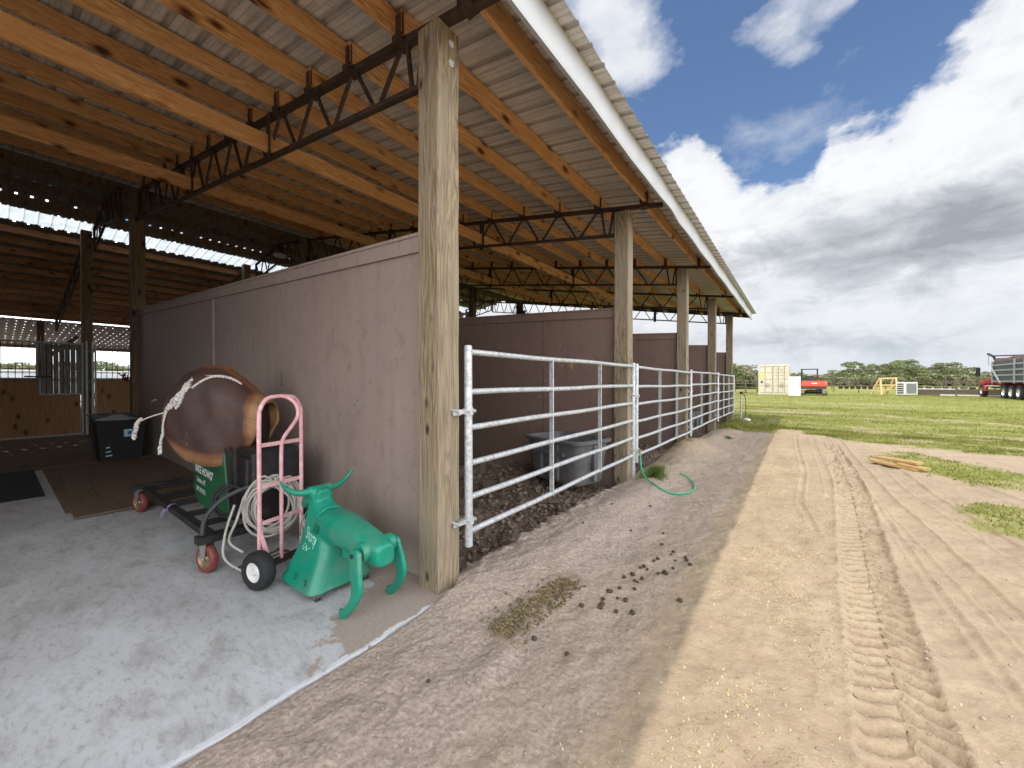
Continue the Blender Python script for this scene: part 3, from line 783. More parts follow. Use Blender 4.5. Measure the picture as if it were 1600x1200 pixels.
# ------------------------------------------------------------------ partition walls
wl = ['mauve painted stall wall nearest the camera, behind the leather bucking machine and pink hand truck',
      'mauve stall wall with a tan peeled spot, behind the nearest gate and grey water tank',
      'mauve stall wall behind the second gate, joining the third timber post',
      'mauve stall wall behind the third gate, joining the fourth timber post',
      'narrow glimpse of mauve stall wall joining the last timber post']
for k in range(5):
    y0 = 1.825+3.51*k; t = thing('stall_wall', wl[k], 'wall', (-2.1, y0, 0), group='painted stall walls of the barn')
    top = lambda x: 2.42+.052*(-x-0)
    m = MB(); m.prism([(0,-.2),(0,top(0)),(-9.1,top(-9.1)),(-9.1,-.2)], (0,0,0), (1,0,0), (0,0,1), (0,1,0), .045)
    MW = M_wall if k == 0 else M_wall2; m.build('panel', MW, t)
    m = MB(); m.prism([(0,top(0)-.09),(0,top(0)+.02),(-9.1,top(-9.1)+.02),(-9.1,top(-9.1)-.09)], (0,-.022,0), (1,0,0), (0,0,1), (0,1,0), .02)
    m.prism([(0,top(0)+.021),(0,top(0)+.045),(-9.1,top(-9.1)+.045),(-9.1,top(-9.1)+.021)], (0,-.03,0), (1,0,0), (0,0,1), (0,1,0), .11)
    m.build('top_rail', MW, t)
    if k == 0:
        m = MB(); m.box(-4.46, -4.40, -.022, -.002, -.1, top(-4.4)-.092); m.build('batten', M_wall, t)
        q = MB(); q.tube([(-2.32,-.003,1.52),(-2.30,-.003,1.44),(-2.34,-.003,1.38),(-2.28,-.003,1.37)], .006, 6, flat=((0,1,0), .2)); q.build('gouge', M_dkgrey, t)
        q = MB(); rr = random.Random(5)
        for (gx, gz) in ((-.75,1.78),(-.9,1.2),(-.35,1.55)):
            for j in range(4):
                cx_, cz_ = gx+rr.uniform(-.06,.06), gz+rr.uniform(-.06,.06)
                q.prism([(cx_+.008*math.cos(a)*rr.uniform(.5,1.3), cz_+.011*math.sin(a)*rr.uniform(.5,1.3)) for a in [i*.9 for i in range(7)]], (0,-.004,0), (1,0,0), (0,0,1), (0,1,0), .003)
        q.build('paint_chips', M_grey, t)
    else:
        m = MB(); m.box(-1.235, -1.23, -.005, -.001, -.1, top(-1.2)-.095); m.box(-.02, .0, -.02, -.002, -.1, top(0)-.092)
        m.build('seam', M_dkgrey, t)
    if k == 1:
        q = MB(); rr = random.Random(8)
        q.prism([(-.72+.05*math.cos(a)*rr.uniform(.6,1.2), 1.67+.08*math.sin(a)*rr.uniform(.7,1.2)) for a in [i*.57 for i in range(11)]], (0,-.005,0), (1,0,0), (0,0,1), (0,1,0), .003)
        s_ = q.build('peeled_patch', M_board, t); s_['label'] = 'tan peeled patch showing bare wood'
        q = MB()
        for j in range(16):
            cx_, cz_ = rr.uniform(-1.35,-.8), rr.uniform(1.1,2.2)
            q.prism([(cx_+.014*math.cos(a)*rr.uniform(.5,1.3), cz_+.014*math.sin(a)*rr.uniform(.5,1.3)) for a in [i*.9 for i in range(7)]], (0,-.005,0), (1,0,0), (0,0,1), (0,1,0), .003)
        q.build('paint_chips', M_tanklip, t)

m = MB(); P_ = [(-3.7,-.2),(-3.7,tcz(-3.7))]+[(x,tcz(x)) for x in (-8,-13.1)]+[(-13.2,tcz(-13.2)),(-20,tcz(-20)),(-24.4,tcz(-24.4)),(-24.4,-.2)]  # unseen wall, added to block light and darken the left interior
m.prism(P_, (0,-2.75,0), (1,0,0), (0,0,1), (0,1,0), .05); o = m.build('light_block_wall', M_wall2, barn); o['label'] = 'added unseen mauve gable wall blocking light at the near end of the barn'
# ------------------------------------------------------------------ pipe gates
gl = ['nearest galvanised six rail pipe gate, hinged on the large corner post before the grey tank',
      'second galvanised pipe gate along the stalls, between the garden hose and the hay heap',
      'third galvanised pipe gate along the stalls, between the third and fourth posts',
      'farthest galvanised pipe gate along the stalls, ending at the last post by the hydrant']
RZ = [1.615, 1.335, 1.085, .835, .590, .345]
for k in range(4):
    L = 3.44 if k < 3 else 3.30
    t = thing('pipe_gate', gl[k], 'gate', (-1.868, 2.0+3.51*k, .0), group='galvanised pipe gates closing the stalls')
    t.rotation_euler = (R(.25*(-1)**k), 0, R(.3 if k == 0 else -.2))
    for z in RZ:
        m = MB(); m.tube([(0, .02+(L-.04)*i/8, z+.004*math.sin(i*1.3+z*5)) for i in range(9)], .0215, 14)
        m.build('rail', M_galv, t, True)
    for y, z0, z1 in ((0, .245, 1.665), (L, .0 if k == 0 else .25, 1.66)):
        m = MB(); m.tube([(0,y,z0),(0,y,z0+.4),(0,y,z1-.01),(0,y,z1)], [.0285,.0285,.0285,.022], 16); m.build('end_post', M_galv, t, True)
    for y in (L*.335, L*.66):
        m = MB(); m.box(-.022, .017, y-.003, y+.003, RZ[-1]-.02, RZ[0]+.01); m.box(.0172,.0205,y-.009,y+.009,RZ[-1]-.02,RZ[0]-.0)
        m.build('upright', M_galv, t)
    for z in (1.20, .43):
        m = MB()
        m.lathe([(.030,-.024),(.037,-.024),(.037,.024),(.030,.024)], (0,0,z), (0,0,1), 18)
        m.bar((-.005,-.03,z), (-.005,-.10,z), .03, .03); m.tube([(.045,-.03,z+.0),(-.05,-.03,z+.0)], .008, 8)
        m.tube([(-.035,-.13,z+.012),(.035,-.13,z+.012)], .009, 8); m.tube([(.03,.045,z),(-.0,.03,z)], .012, 8)
        m.bar((-.02,-.055,z-.01), (-.02,-.13,z-.01), .012, .03)
        m.build('hinge', M_galv, t)
    if k == 0:
        m = MB(); m.tube([(.0,L-.02,1.22),(.03,L+.03,1.16),(.02,L+.05,1.08),(.0,L,1.02),(-.03,L+.02,1.1)], .006, 6); m.build('latch_chain', M_truss, t)
    if k == 3:
        m = MB(); m.tube([(.03,.35,1.62),(.035,.42,1.2),(.035,.55,.8),(.035,.6,.3)], .008, 6); m.build('lead_strap', M_rubber, t)
# ------------------------------------------------------------------ helpers for props
def text_mesh(txt, size, bold=0.0):
    cu = bpy.data.curves.new('t', 'FONT'); cu.body = txt; cu.size = size; cu.offset = bold; cu.resolution_u = 3
    cu.fill_mode = 'FRONT'
    ob = bpy.data.objects.new('t', cu); COL.objects.link(ob)
    dg = bpy.context.evaluated_depsgraph_get(); dg.update()
    me = bpy.data.meshes.new_from_object(ob.evaluated_get(dg))
    vs = [v.co.copy() for v in me.vertices]; fs = [tuple(p.vertices) for p in me.polygons]
    bpy.data.objects.remove(ob); bpy.data.curves.remove(cu); bpy.data.meshes.remove(me)
    return vs, fs
def text_obj(name, txt, size, M, mat, parent, bold=0, sx=1):
    vs, fs = text_mesh(txt, size, bold); m = MB()
    m.add([M @ Vector((v.x*sx, v.y, 0)) for v in vs], fs); return m.build(name, mat, parent)
def frame(o, ex, ey):
    ex, ey = Vector(ex).normalized(), Vector(ey).normalized(); ez = ex.cross(ey)
    M = Matrix.Identity(4)
    for i in range(3): M[i][0], M[i][1], M[i][2], M[i][3] = ex[i], ey[i], ez[i], o[i]
    return M
def ray(x, y, d):
    """point at image position x,y of the survey photo at forward depth d (used to measure out real positions)"""
    u = (x-800)/FPX*d; return Vector((-SX*d+CX*u, CX*d+SX*u, CAMH+(596-y)/FPX*d))

# ---- caster wheel: fork + tread + rim, axle along n
def caster(parent, c, n, r, w):
    n = Vector(n).normalized(); c = Vector(c)
    f = MB(); s = n.cross(Vector((0,0,1)))
    for sg in (-1, 1):
        f.prism([(-.018,-.015),(.018,-.015),(.045,r+.03),(-.045,r+.03)], c+n*(sg*(w/2+.006))-n*.002, s, (0,0,1), n, .004)
    f.bar(c+Vector((0,0,r+.03))-s*.05, c+Vector((0,0,r+.03))+s*.05, w+.02, .006)
    f.tube([c-n*(w/2+.016), c+n*(w/2+.016)], .008, 8)
    fo = f.build('caster_fork', M_zinc, parent)
    wh = thing('wheel', None, None); wh.parent = parent
    t = MB(); t.lathe([(r*.72,-w/2),(r*.93,-w/2),(r,-w/2+.01),(r,w/2-.01),(r*.93,w/2),(r*.72,w/2),(r*.72,-w/2)], c, n, 28); t.build('tread', M_red, wh, True)
    q = MB(); q.lathe([(0,-w*.3),(r*.2,-w*.42),(r*.25,-w*.2),(r*.62,-w*.2),(r*.72,-w*.46),(r*.735,-w*.46),(r*.735,w*.46),(r*.72,w*.46),(r*.62,w*.2),(r*.25,w*.2),(r*.2,w*.42),(0,w*.3)], c, n, 28)
    q.build('rim', M_gold, wh, True)
    return wh

# ================================================================== bucking machine
bm = thing('bucking_machine', 'practice bucking machine with worn brown leather barrel, green housing and wheeled black frame', 'bucking machine', (0,0,0))
fr = MB(); zf = .245
for y in (.97, 1.60): fr.bar((-5.72, y, zf), (-3.50, y, zf), .055, .05)
for x in (-5.66, -5.2, -4.75, -4.3, -3.92, -3.56): fr.bar((x, .97, zf-.004), (x, 1.60, zf-.004), .045, .04)
for x, s in ((-3.48, .10), (-5.72, .10)):
    fr.bar((x, .86, zf+.012), (x, 1.70, zf+.012), .09, .055)
fr.build('base_frame', M_black, bm)
nn = (.22, -.97, 0)
for cx_, cy_ in ((-3.50, .93), (-5.70, .93), (-5.70, 1.62), (-3.50, 1.66)): caster(bm, (cx_, cy_, .105), nn, .105, .05)
hs = MB()
A = [(-4.70,.26,.0),(-3.74,.26,.0)]
rings = []
for y, t in ((1.14, 0), (1.16, 1), (1.56, 1), (1.58, 0)):
    e = .0 if t else .012
    rings.append([(-4.70+e, y, .40), (-4.58+e, y, .27+e), (-4.2, y, .235+e), (-3.80-e, y, .26+e), (-3.74-e, y, .34), (-3.86-e, y, .80), (-4.58+e, y, .80)])
hs.loft(rings); hs.build('green_housing', M_greenp, bm)
bl = MB(); bl.box(-3.80,-3.42,1.20,1.56,.27,.86,.02); bl.box(-3.66,-3.46,1.17,1.21,.30,.80,.01); bl.bar((-3.72,1.16,.27),(-3.84,1.16,.86),.03,.02); bl.bar((-3.57,1.14,.27),(-3.62,1.14,.86),.025,.02)
bl.build('motor_cover', M_black, bm)
for txt, sz, z, x, b in (('INKE HOWG"', .098, .565, -4.60, .003), ('Sardon, MT', .062, .475, -4.55, .0015), ('307 737 0710', .056, .39, -4.57, .0015)):
    M = frame((x, 1.135, z), (1, 0, -.06), (0, 0, 1)); o_ = text_obj('lettering', txt, sz, M, M_lettering, bm, b, .82)
pl = MB(); pl.tube(smooth_poly([(-3.50,.90,.27),(-3.50,.92,.40),(-3.45,1.0,.52),(-3.36,1.12,.60),(-3.28,1.3,.63)], 5), .016, 10); pl.build('pull_handle', M_dkgrey, bm, True)
# leather barrel: an inverted U lofted along its axis
C = Vector((-4.15, 1.20, 0)); D = Vector((.69, .72, 0)).normalized(); N = Vector((D.y, -D.x, 0))
def prof(s):
    zt = np.interp(s, [-.50,-.42,-.30,-.12,.06,.25,.42,.55], [1.22,1.36,1.475,1.53,1.53,1.42,1.29,1.21])
    zb = np.interp(s, [-.50,-.42,-.32,-.18,0,.16,.30,.42,.50,.55], [1.02,.90,.82,.745,.70,.695,.735,.84,.96,1.02])
    w = np.interp(s, [-.50,-.40,-.2,.1,.35,.55], [.10,.165,.225,.24,.21,.18])
    return float(zt), float(zb), float(w)
NA, NSg = 33, 44; rings = []; edges = []
for j in range(NSg+1):
    s = -.50+1.05*j/NSg; zt, zb, w = prof(s); ring = []; s = s*.74
    H = zt-zb; w *= .92
    for k in range(NA):
        t = (k/(NA-1))*2-1                     # -1 near skirt .. 1 far skirt
        a = abs(t)
        if a < .5:
            th = a/.5*math.pi/2; lat = w*math.sin(th); z = zt-(H*.40)*(1-math.cos(th))
        else:
            q = (a-.5)/.5; lat = w*(1+.10*math.sin(q*math.pi*.7)-.16*q*q); z = zt-H*.40-(H*.60)*q
        sg = -1 if t < 0 else 1
        p = C+D*s-N*(lat*sg); crease = .012*math.sin(s*17+t*3)*math.sin(t*9+s*5)
        ring.append(Vector((p.x, p.y, z))-N*sg*crease*min(1, a*3))
        ed = max(sst(.24, .37, abs(s+.01))*1.0 if True else 0, sst(.80, 1.0, a), .75*sst(.22, .02, a))
        edges.append(float(ed))
    rings.append(ring)
lf = MB(); lf.loft(rings, cap=False, closed=False)
hd = lf.build('leather_barrel', M_hide, bm, True, 180)
ca = hd.data.color_attributes.new('edge', 'FLOAT_COLOR', 'POINT')
ca.data.foreach_set('color', np.array([[e, 0, 0, 1] for e in edges], dtype=np.float32).ravel())
so_ = hd.modifiers.new('thick', 'SOLIDIFY'); so_.thickness = .022; so_.offset = -1
bv = [v.co.copy() for v in hd.data.vertices]; hide_bvh = BVHTree.FromPolygons(bv, [tuple(p.vertices) for p in hd.data.polygons])
# dark inner drum seen through the open end, end ring
dr = MB(); rr_ = []
for s in (-.28, .34):
    zt, zb, w = prof(s); rr_.append([C+D*s+N*(w*.82*math.cos(a))+Vector((0,0,(zt-.06-(.30))+.27*math.sin(a))) for a in [i*math.pi/8 for i in range(16)]])
dr.loft(rr_); dr.build('inner_drum', M_black, bm, True)
def on_hide(x, y, off=.026):
    o = Vector((0,0,CAMH)); d = (ray(x, y, 1)-o).normalized()
    for k in range(14):
        for (qx, qy) in ((x, y+3*k), (x+3*k, y+2*k), (x-3*k, y+3*k)):
            d = (ray(qx, qy, 1)-o).normalized(); h = hide_bvh.ray_cast(o, d)
            if h[0]: return h[0]-d*off
    return ray(x, y, 3.55)
for (x, y) in ((292, 677), (255, 622)):
    p = on_hide(x, y, .004); m = MB(); m.tube([p+Vector((0,0,.0))+Vector((.018*math.cos(a), -.006, .024*math.sin(a))) for a in [i*math.pi/6 for i in range(12)]], .004, 6, True); m.bar(p+Vector((0,0,-.03)), p+Vector((.005,-.004,-.10)), .02, .006)
    m.build('ring_bolt', M_zinc, bm, True)
# tie of purple string on the frame
m = MB(); m.lathe([(.036,-.02),(.040,0),(.036,.02)], (-4.62,.97,zf), (1,0,0), 12); m.tube([(-4.62,.93,zf),(-4.66,.90,zf-.04),(-4.69,.90,zf-.10)], .006, 6); m.tube([(-4.62,.93,zf),(-4.56,.90,zf+.02),(-4.60,.90,zf-.06)], .005, 6)
tag(m.build('string_tie', simple('lilac_string', (.30,.24,.40), .9), None), 'lilac string knotted round the black frame of the bucking machine', 'string')

# rope over the barrel
rp = thing('braided_rope', 'white braided rope draped over the brown leather barrel with knotted ends hanging', 'rope', (0,0,0))
def rope(name, pix, r, dd=None, wob=0, seed=1):
    rr = random.Random(seed); P = []
    for i, q in enumerate(pix):
        p = on_hide(q[0], q[1]) if len(q) == 2 else ray(*q)
        P.append(p)
    P = smooth_poly(P, 5)
    P = [p+Vector((rr.uniform(-wob,wob), rr.uniform(-wob,wob), rr.uniform(-wob,wob))) for p in P]
    # three twisted strands
    m = MB(); L = 0; acc = [0]
    for a, b in zip(P[:-1], P[1:]): L += (b-a).length; acc.append(L)
    n_ = max(8, int(L/.012)); Q = []
    for i in range(n_+1):
        s = L*i/n_; j = max(0, min(len(P)-2, next((k for k in range(len(acc)-1) if acc[k+1] >= s), len(P)-2)))
        f = (s-acc[j])/max(1e-6, acc[j+1]-acc[j]); Q.append((P[j].lerp(P[j+1], f), s))
    for st_ in range(3):
        m.tube([q+Vector((math.cos(s/r*1.1+st_*2.09)*r*.5, math.sin(s/r*1.1+st_*2.09)*r*.35, math.sin(s/r*1.1+st_*2.09)*r*.5)) for q, s in Q], r*.55, 6)
    return m.build(name, M_rope, rp, True, 180)
rope('top_rope', [(377,601),(368,595),(355,590),(338,588),(322,592),(308,600),(300,606)], .014)
rope('top_rope', [(336,587),(322,587),(308,587),(300,588),(296,594)], .007)
rope('braided_handhold', [(300,590),(297,598),(290,606),(286,612),(278,622),(270,634),(264,640)], .026, wob=.014, seed=3)
rope('braided_handhold', [(296,602),(290,610),(283,624),(279,632),(276,636)], .020, wob=.012, seed=4)
rope('braided_handhold', [(284,613),(276,620),(268,630),(262,642),(259,648)], .020, wob=.012, seed=9)
e0 = on_hide(262, 642); dd0 = (e0-Vector((0,0,CAMH))).dot(Vector((-SX, CX, 0)))
rope('loose_end', [(260,644,dd0-.02),(245,648,dd0-.05),(230,653,dd0-.1),(219,658,dd0-.12)], .007)
rope('end_knot', [(219,656,dd0-.12),(214,661,dd0-.12),(212,668,dd0-.12),(210,676,dd0-.12),(208,684,dd0-.12)], .018, wob=.008, seed=5)
rope('loose_end', [(259,645,dd0-.03),(256,655,dd0-.05),(254,668,dd0-.05),(254,680,dd0-.05)], .010)
rope('end_knot', [(254,678,dd0-.05),(251,690,dd0-.05),(249,700,dd0-.05),(247,709,dd0-.05)], .013, wob=.007, seed=6)
rope('frayed_tail', [(251,690,dd0-.05),(251,700,dd0-.05),(252,709,dd0-.05)], .008, wob=.005, seed=7)

# ================================================================== hand truck
ht = thing('hand_truck', 'pink painted hand truck with chipped curved handle, standing beside the bucking machine', 'hand truck', (0,0,0))
L0, R0 = Vector((-3.05, 1.11, 0)), Vector((-3.135, 1.435, 0)); ax = (R0-L0).normalized(); pn = Vector((ax.y, -ax.x, 0))   # pn towards +X
def P(t, f, z): return L0+ax*t+pn*f+Vector((0,0,z))
Wd = (R0-L0).length
m = MB()
m.tube(smooth_poly([P(0,0,.12),P(0,0,.6),P(0,0,1.12),P(.012,0,1.22),P(.06,0,1.285),P(.14,0,1.30),P(Wd-.14,0,1.30),P(Wd-.06,0,1.285),P(Wd-.012,0,1.22),P(Wd,0,1.12),P(Wd,0,.6),P(Wd,0,.12)], 6), .0145, 12)
m.build('side_frame', M_pink, ht, True)
m = MB(); c_ = Wd/2
m.tube(smooth_poly([P(c_,0,.09),P(c_,0,.5),P(c_,.0,.86),P(c_,.02,.98),P(c_+.01,.10,1.08),P(c_+.02,.15,1.16),P(c_+.02,.13,1.24),P(c_+.01,.06,1.29),P(c_,.0,1.30)], 6), .0135, 12)
m.build('curved_handle', M_pink, ht, True)
for z in (.955, .66, .40):
    m = MB(); m.bar(P(.0,.0,z), P(Wd,.0,z), .008, .028); m.build('crossbar', M_pink, ht)
for t in (0, Wd):
    m = MB(); m.bar(P(t,0,.36), P(t,.10,.16), .02, .02); m.bar(P(t,0,.12), P(t,.12,.13), .02, .02); m.build('axle_brace', M_pink, ht)
m = MB(); m.tube([P(-.10,.10,.128), P(Wd+.10,.10,.128)], .009, 10); m.build('axle', M_black, ht, True)
for t in (-.075, Wd+.075):
    w_ = thing('wheel', None, None); w_.parent = ht; c = P(t,.10,.128); r = .128
    q = MB(); q.lathe([(r*.52,-.042),(r*.72,-.050),(r*.92,-.040),(r,-.022),(r,.022),(r*.92,.040),(r*.72,.050),(r*.52,.042),(r*.52,-.042)], c, ax, 32); q.build('tyre', M_rubber, w_, True)
    q = MB(); q.lathe([(0,-.050),(.018,-.050),(.020,-.028),(r*.30,-.020),(r*.42,-.034),(r*.54,-.040),(r*.54,.040),(r*.42,.034),(r*.30,.02),(.02,.03),(.018,.05),(0,.05)], c, ax, 28); q.build('rim', M_whitebox, w_, True)
m = MB()
for f in (-.03, -.10, -.18, -.25): m.tube([P(-.02,f,.045), P(Wd+.02,f,.045)], .006, 8)
for t in (0, Wd): m.tube([P(t,.0,.05), P(t,-.27,.045)], .009, 8)
m.bar(P(-.02,0,.10), P(Wd+.02,0,.10), .01, .02)
m.build('toe_rack', M_truss, ht)

# ================================================================== coiled cables
def coil(name, label, cen, u, v, r, n_, mat, tr, seed, wob=.02, tails=()):
    rr = random.Random(seed); cen, u, v = Vector(cen), Vector(u).normalized(), Vector(v).normalized(); w = u.cross(v)
    t_ = thing(name, label, 'cable', (0,0,0))
    m = MB(); pts = []
    for k in range(n_):
        ra, rb = r*rr.uniform(.82, 1.08), r*rr.uniform(.95, 1.25); ox, oy, oz = rr.uniform(-wob, wob), rr.uniform(-wob, wob)-.02, rr.uniform(-.04, .04)
        for i in range(26):
            a = 2*math.pi*i/26+1.57
            pts.append(cen+u*(ox+ra*math.cos(a))+v*(oy+rb*math.sin(a)-rb*.12)+w*(oz+.01*math.sin(a*2)))
    sm = [pts[0]]
    for i in range(1, len(pts)-1): sm.append((pts[i-1]+pts[i]*2+pts[i+1])/4)
    m.tube(sm, tr, 7); m.build('loops', mat, t_, True)
    for tl in tails:
        m = MB(); m.tube(smooth_poly(tl, 5), tr, 7); m.build('loose_end', mat, t_, True)
    return t_
coil('coiled_cable', 'grey electric cable coiled in loose loops behind the pink hand truck', (-3.25, 1.27, .49), (.36,.93,0), (0,0,1), .18, 13, M_cable, .0085, 11, .045,
     tails=[[(-3.33,1.05,.5),(-3.3,.98,.30),(-3.25,.97,.14),(-3.1,1.1,.02)], [(-3.3,1.1,.55),(-3.2,1.02,.42),(-3.28,1.0,.26),(-3.2,1.06,.18)], [(-3.2,1.45,.3),(-3.1,1.5,.12),(-3.05,1.4,.02)]])
coil('coiled_hose', 'black hose looped beside the green housing of the bucking machine', (-3.60, 1.10, .50), (.5,.86,0), (0,0,1), .11, 4, M_rubber, .010, 12)

# ================================================================== green roping dummy
gd = thing('roping_dummy', 'bright green plastic roping steer on small wheels, horns up, facing the wall corner', 'roping dummy', (0,0,0))
def rrect(cx, cy, hx, hy, z, p=3.0, n=28):
    out_ = []
    for i in range(n):
        a = 2*math.pi*i/n; c, s = math.cos(a), math.sin(a)
        out_.append((cx+hx*math.copysign(abs(c)**(2/p), c), cy+hy*math.copysign(abs(s)**(2/p), s), z))
    return out_
CY = 1.40
hull = MB()
hull.loft([rrect(-2.675, CY, .235, .235, .045, 7), rrect(-2.675, CY, .228, .228, .06, 7), rrect(-2.67, CY, .205, .185, .16, 6), rrect(-2.66, CY, .185, .145, .26, 4.5),
           rrect(-2.665, CY, .170, .126, .35, 3.5), rrect(-2.68, CY, .150, .112, .43, 3), rrect(-2.715, CY, .112, .090, .505, 2.8), rrect(-2.765, CY, .068, .068, .57, 2.6), rrect(-2.775, CY, .062, .066, .625, 2.6), rrect(-2.775, CY, .045, .050, .648, 2.4)])
def xr(x, zc, hz, hy, p=3.2, n=28):
    return [(x, CY+hy*math.copysign(abs(math.cos(a))**(2/p), math.cos(a)), zc+hz*math.copysign(abs(math.sin(a))**(2/p), math.sin(a))) for a in [2*math.pi*i/n for i in range(n)]]
hull.loft([xr(-2.78,.40,.04,.06), xr(-2.70,.425,.08,.10), xr(-2.58,.425,.100,.116), xr(-2.44,.42,.102,.112,2.7), xr(-2.30,.41,.092,.100,2.7), xr(-2.18,.395,.084,.090,2.7), xr(-2.07,.375,.078,.080,3.4), xr(-2.00,.365,.070,.066,4), xr(-1.98,.362,.060,.056,4)])
hull.loft([[(-2.45,CY-.02,.22),(-2.45,CY+.02,.22),(-2.45,CY+.02,.40),(-2.45,CY-.02,.40)], [(-2.05,CY-.02,.30),(-2.05,CY+.02,.30),(-2.05,CY+.02,.40),(-2.05,CY-.02,.40)]])
# muzzle hanging forward of the poll
hull.loft([xr(-2.70,.60,.045,.055,2.6,20), xr(-2.80,.585,.058,.060,2.6,20), xr(-2.90,.545,.055,.050,2.6,20), xr(-2.965,.50,.046,.044,2.6,20), xr(-2.985,.485,.036,.034,2.6,20)])
# horn boss
hull.tube([(-2.775,CY-.085,.630),(-2.775,CY+.085,.630)], .034, 16)
# seam ridge along neck and handle arch
body = hull.build('body', M_green, gd, True, 180)
rm = body.modifiers.new('skin', 'REMESH'); rm.mode = 'VOXEL'; rm.voxel_size = .0075; rm.use_smooth_shade = True
sm_ = body.modifiers.new('soft', 'SMOOTH'); sm_.factor = .5; sm_.iterations = 9
dg = bpy.context.evaluated_depsgraph_get(); dg.update()
me_ = bpy.data.meshes.new_from_object(body.evaluated_get(dg)); body.modifiers.clear(); body.data = me_
me_.materials.clear(); me_.materials.append(M_green); me_.polygons.foreach_set('use_smooth', [True]*len(me_.polygons))
bvh = BVHTree.FromPolygons([v.co.copy() for v in me_.vertices], [tuple(p.vertices) for p in me_.polygons])
for sg in (-1, 1):
    m = MB(); pts_ = [(-2.775,CY+sg*.05,.630),(-2.78,CY+sg*.11,.628),(-2.785,CY+sg*.16,.638),(-2.79,CY+sg*.21,.668),(-2.785,CY+sg*.245,.705),(-2.78,CY+sg*.262,.742)]
    n_ = len(smooth_poly(pts_, 5)); m.tube(smooth_poly(pts_, 5), [.027-.021*(i/(n_-1))**1.2 for i in range(n_)], 14); m.build('horn', M_green, gd, True)
def surf(x, z, off=.0):
    h = bvh.ray_cast(Vector((x, 0.2, z)), Vector((0,1,0))); return (h[0]-Vector((0,off,0))) if h[0] else Vector((x, CY-.1, z))
# raised neck seam and handle outline
m = MB(); pts_ = [surf(x, z, .001) for x, z in ((-2.86,.30),(-2.84,.40),(-2.81,.50),(-2.785,.56),(-2.75,.585),(-2.72,.575))]
m.tube(smooth_poly(pts_, 5), .005, 8); m.build('moulded_seam', M_green, gd, True)
m = MB(); pts_ = [surf(x, z, .002) for x, z in ((-2.655,.43),(-2.62,.425),(-2.66,.47),(-2.655,.43))]
hp = [(-2.60,CY-.10,.455),(-2.625,CY-.085,.495),(-2.63,CY-.03,.525),(-2.63,CY+.03,.525),(-2.625,CY+.085,.495)]
m.tube(smooth_poly(hp, 5), .011, 10); m.build('carry_handle', M_green, gd, True)
m = MB(); m.prism([(-.035,-.045),(.03,-.05),(.045,.02),(-.005,.045)], surf(-2.595,.44,.002), (1,0,0), (0,.25,1), (0,-1,0), .0015); m.build('handle_recess', simple('dark_recess_green', (.006,.12,.075), .5), gd)
# holes on the near skirt
for x, z in ((-2.83,.115),(-2.69,.11),(-2.555,.105)):
    m = MB(); p = surf(x, z, .002); m.tube([p+Vector((.014*math.cos(a), -.002-.006*abs(math.cos(a)), .018*math.sin(a)+.0)) for a in [i*math.pi/7-1.2 for i in range(8)]], .005, 6); m.build('moulded_slot', simple('dark_recess_green', (.006,.12,.075), .5), gd, True)
# hind legs, flat plastic paddles pivoting on round bosses
for sg in (-1, 1):
    y = CY+sg*.135; m = MB()
    m.tube([(-2.09,CY+sg*.05,.385),(-2.09,CY+sg*.112,.385)], [.058,.055], 24); m.build('hip_boss', M_green, gd, True)
    o_ = [.03, .0] if sg < 0 else [.0, .0]
    cen = smooth_poly([(-2.095,y,.415),(-2.085,y+sg*.004,.35),(-2.06,y+sg*.015,.27),(-2.045,y+sg*.02,.20),(-2.075,y+sg*.025,.12),(-2.135,y+sg*.03,.05),(-2.185,y+sg*.03,.012)], 5)
    wd_ = np.interp(np.linspace(0,1,len(cen)), [0,.06,.2,.35,.5,.65,.85,1], [.02,.052,.056,.050,.047,.030,.025,.036])
    rings = []
    for i, c in enumerate(cen):
        a = cen[max(0,i-1)]; b = cen[min(len(cen)-1,i+1)]; t = (b-a).normalized(); u = Vector((0,1,0)).cross(t).normalized()
        w_ = float(wd_[i]); h_ = .012+.006*float(w_/.05)
        rings.append([c+u*(w_*math.copysign(abs(math.cos(q))**.5, math.cos(q)))+Vector((0,1,0))*(h_*math.copysign(abs(math.sin(q))**.7, math.sin(q))) for q in [2*math.pi*k/20 for k in range(20)]])
    m = MB(); m.loft(rings); lg = m.build('hind_leg', M_green, gd, True, 180)
    m = MB(); m.lathe([(0,.0),(.011,.0),(.013,.004),(.013,.008)], (-2.092, y+sg*.0225, .385), (0,sg,0), 14); m.build('pivot_bolt', M_dkgrey, lg, True)
for x, y in ((-2.47, CY-.17), (-2.47, CY+.17), (-2.86, CY-.15), (-2.86, CY+.15)):
    m = MB(); w_ = thing('wheel', None, None); w_.parent = gd
    for o2 in (-.012, .012):
        q = MB(); q.lathe([(0,-.008),(.016,-.008),(.026,-.007),(.028,0),(.026,.007),(.016,.008),(0,.008)], (x, y+o2, .028), (.2,1,0), 20); q.build('tread', M_dkgrey, w_, True)
    q = MB(); q.lathe([(0,-.022),(.013,-.022),(.013,.022),(0,.022)], (x,y,.028), (.2,1,0), 14); q.bar((x,y,.03),(x-.01,y,.075),.02,.014); q.build('hub', M_zinc, w_, True)
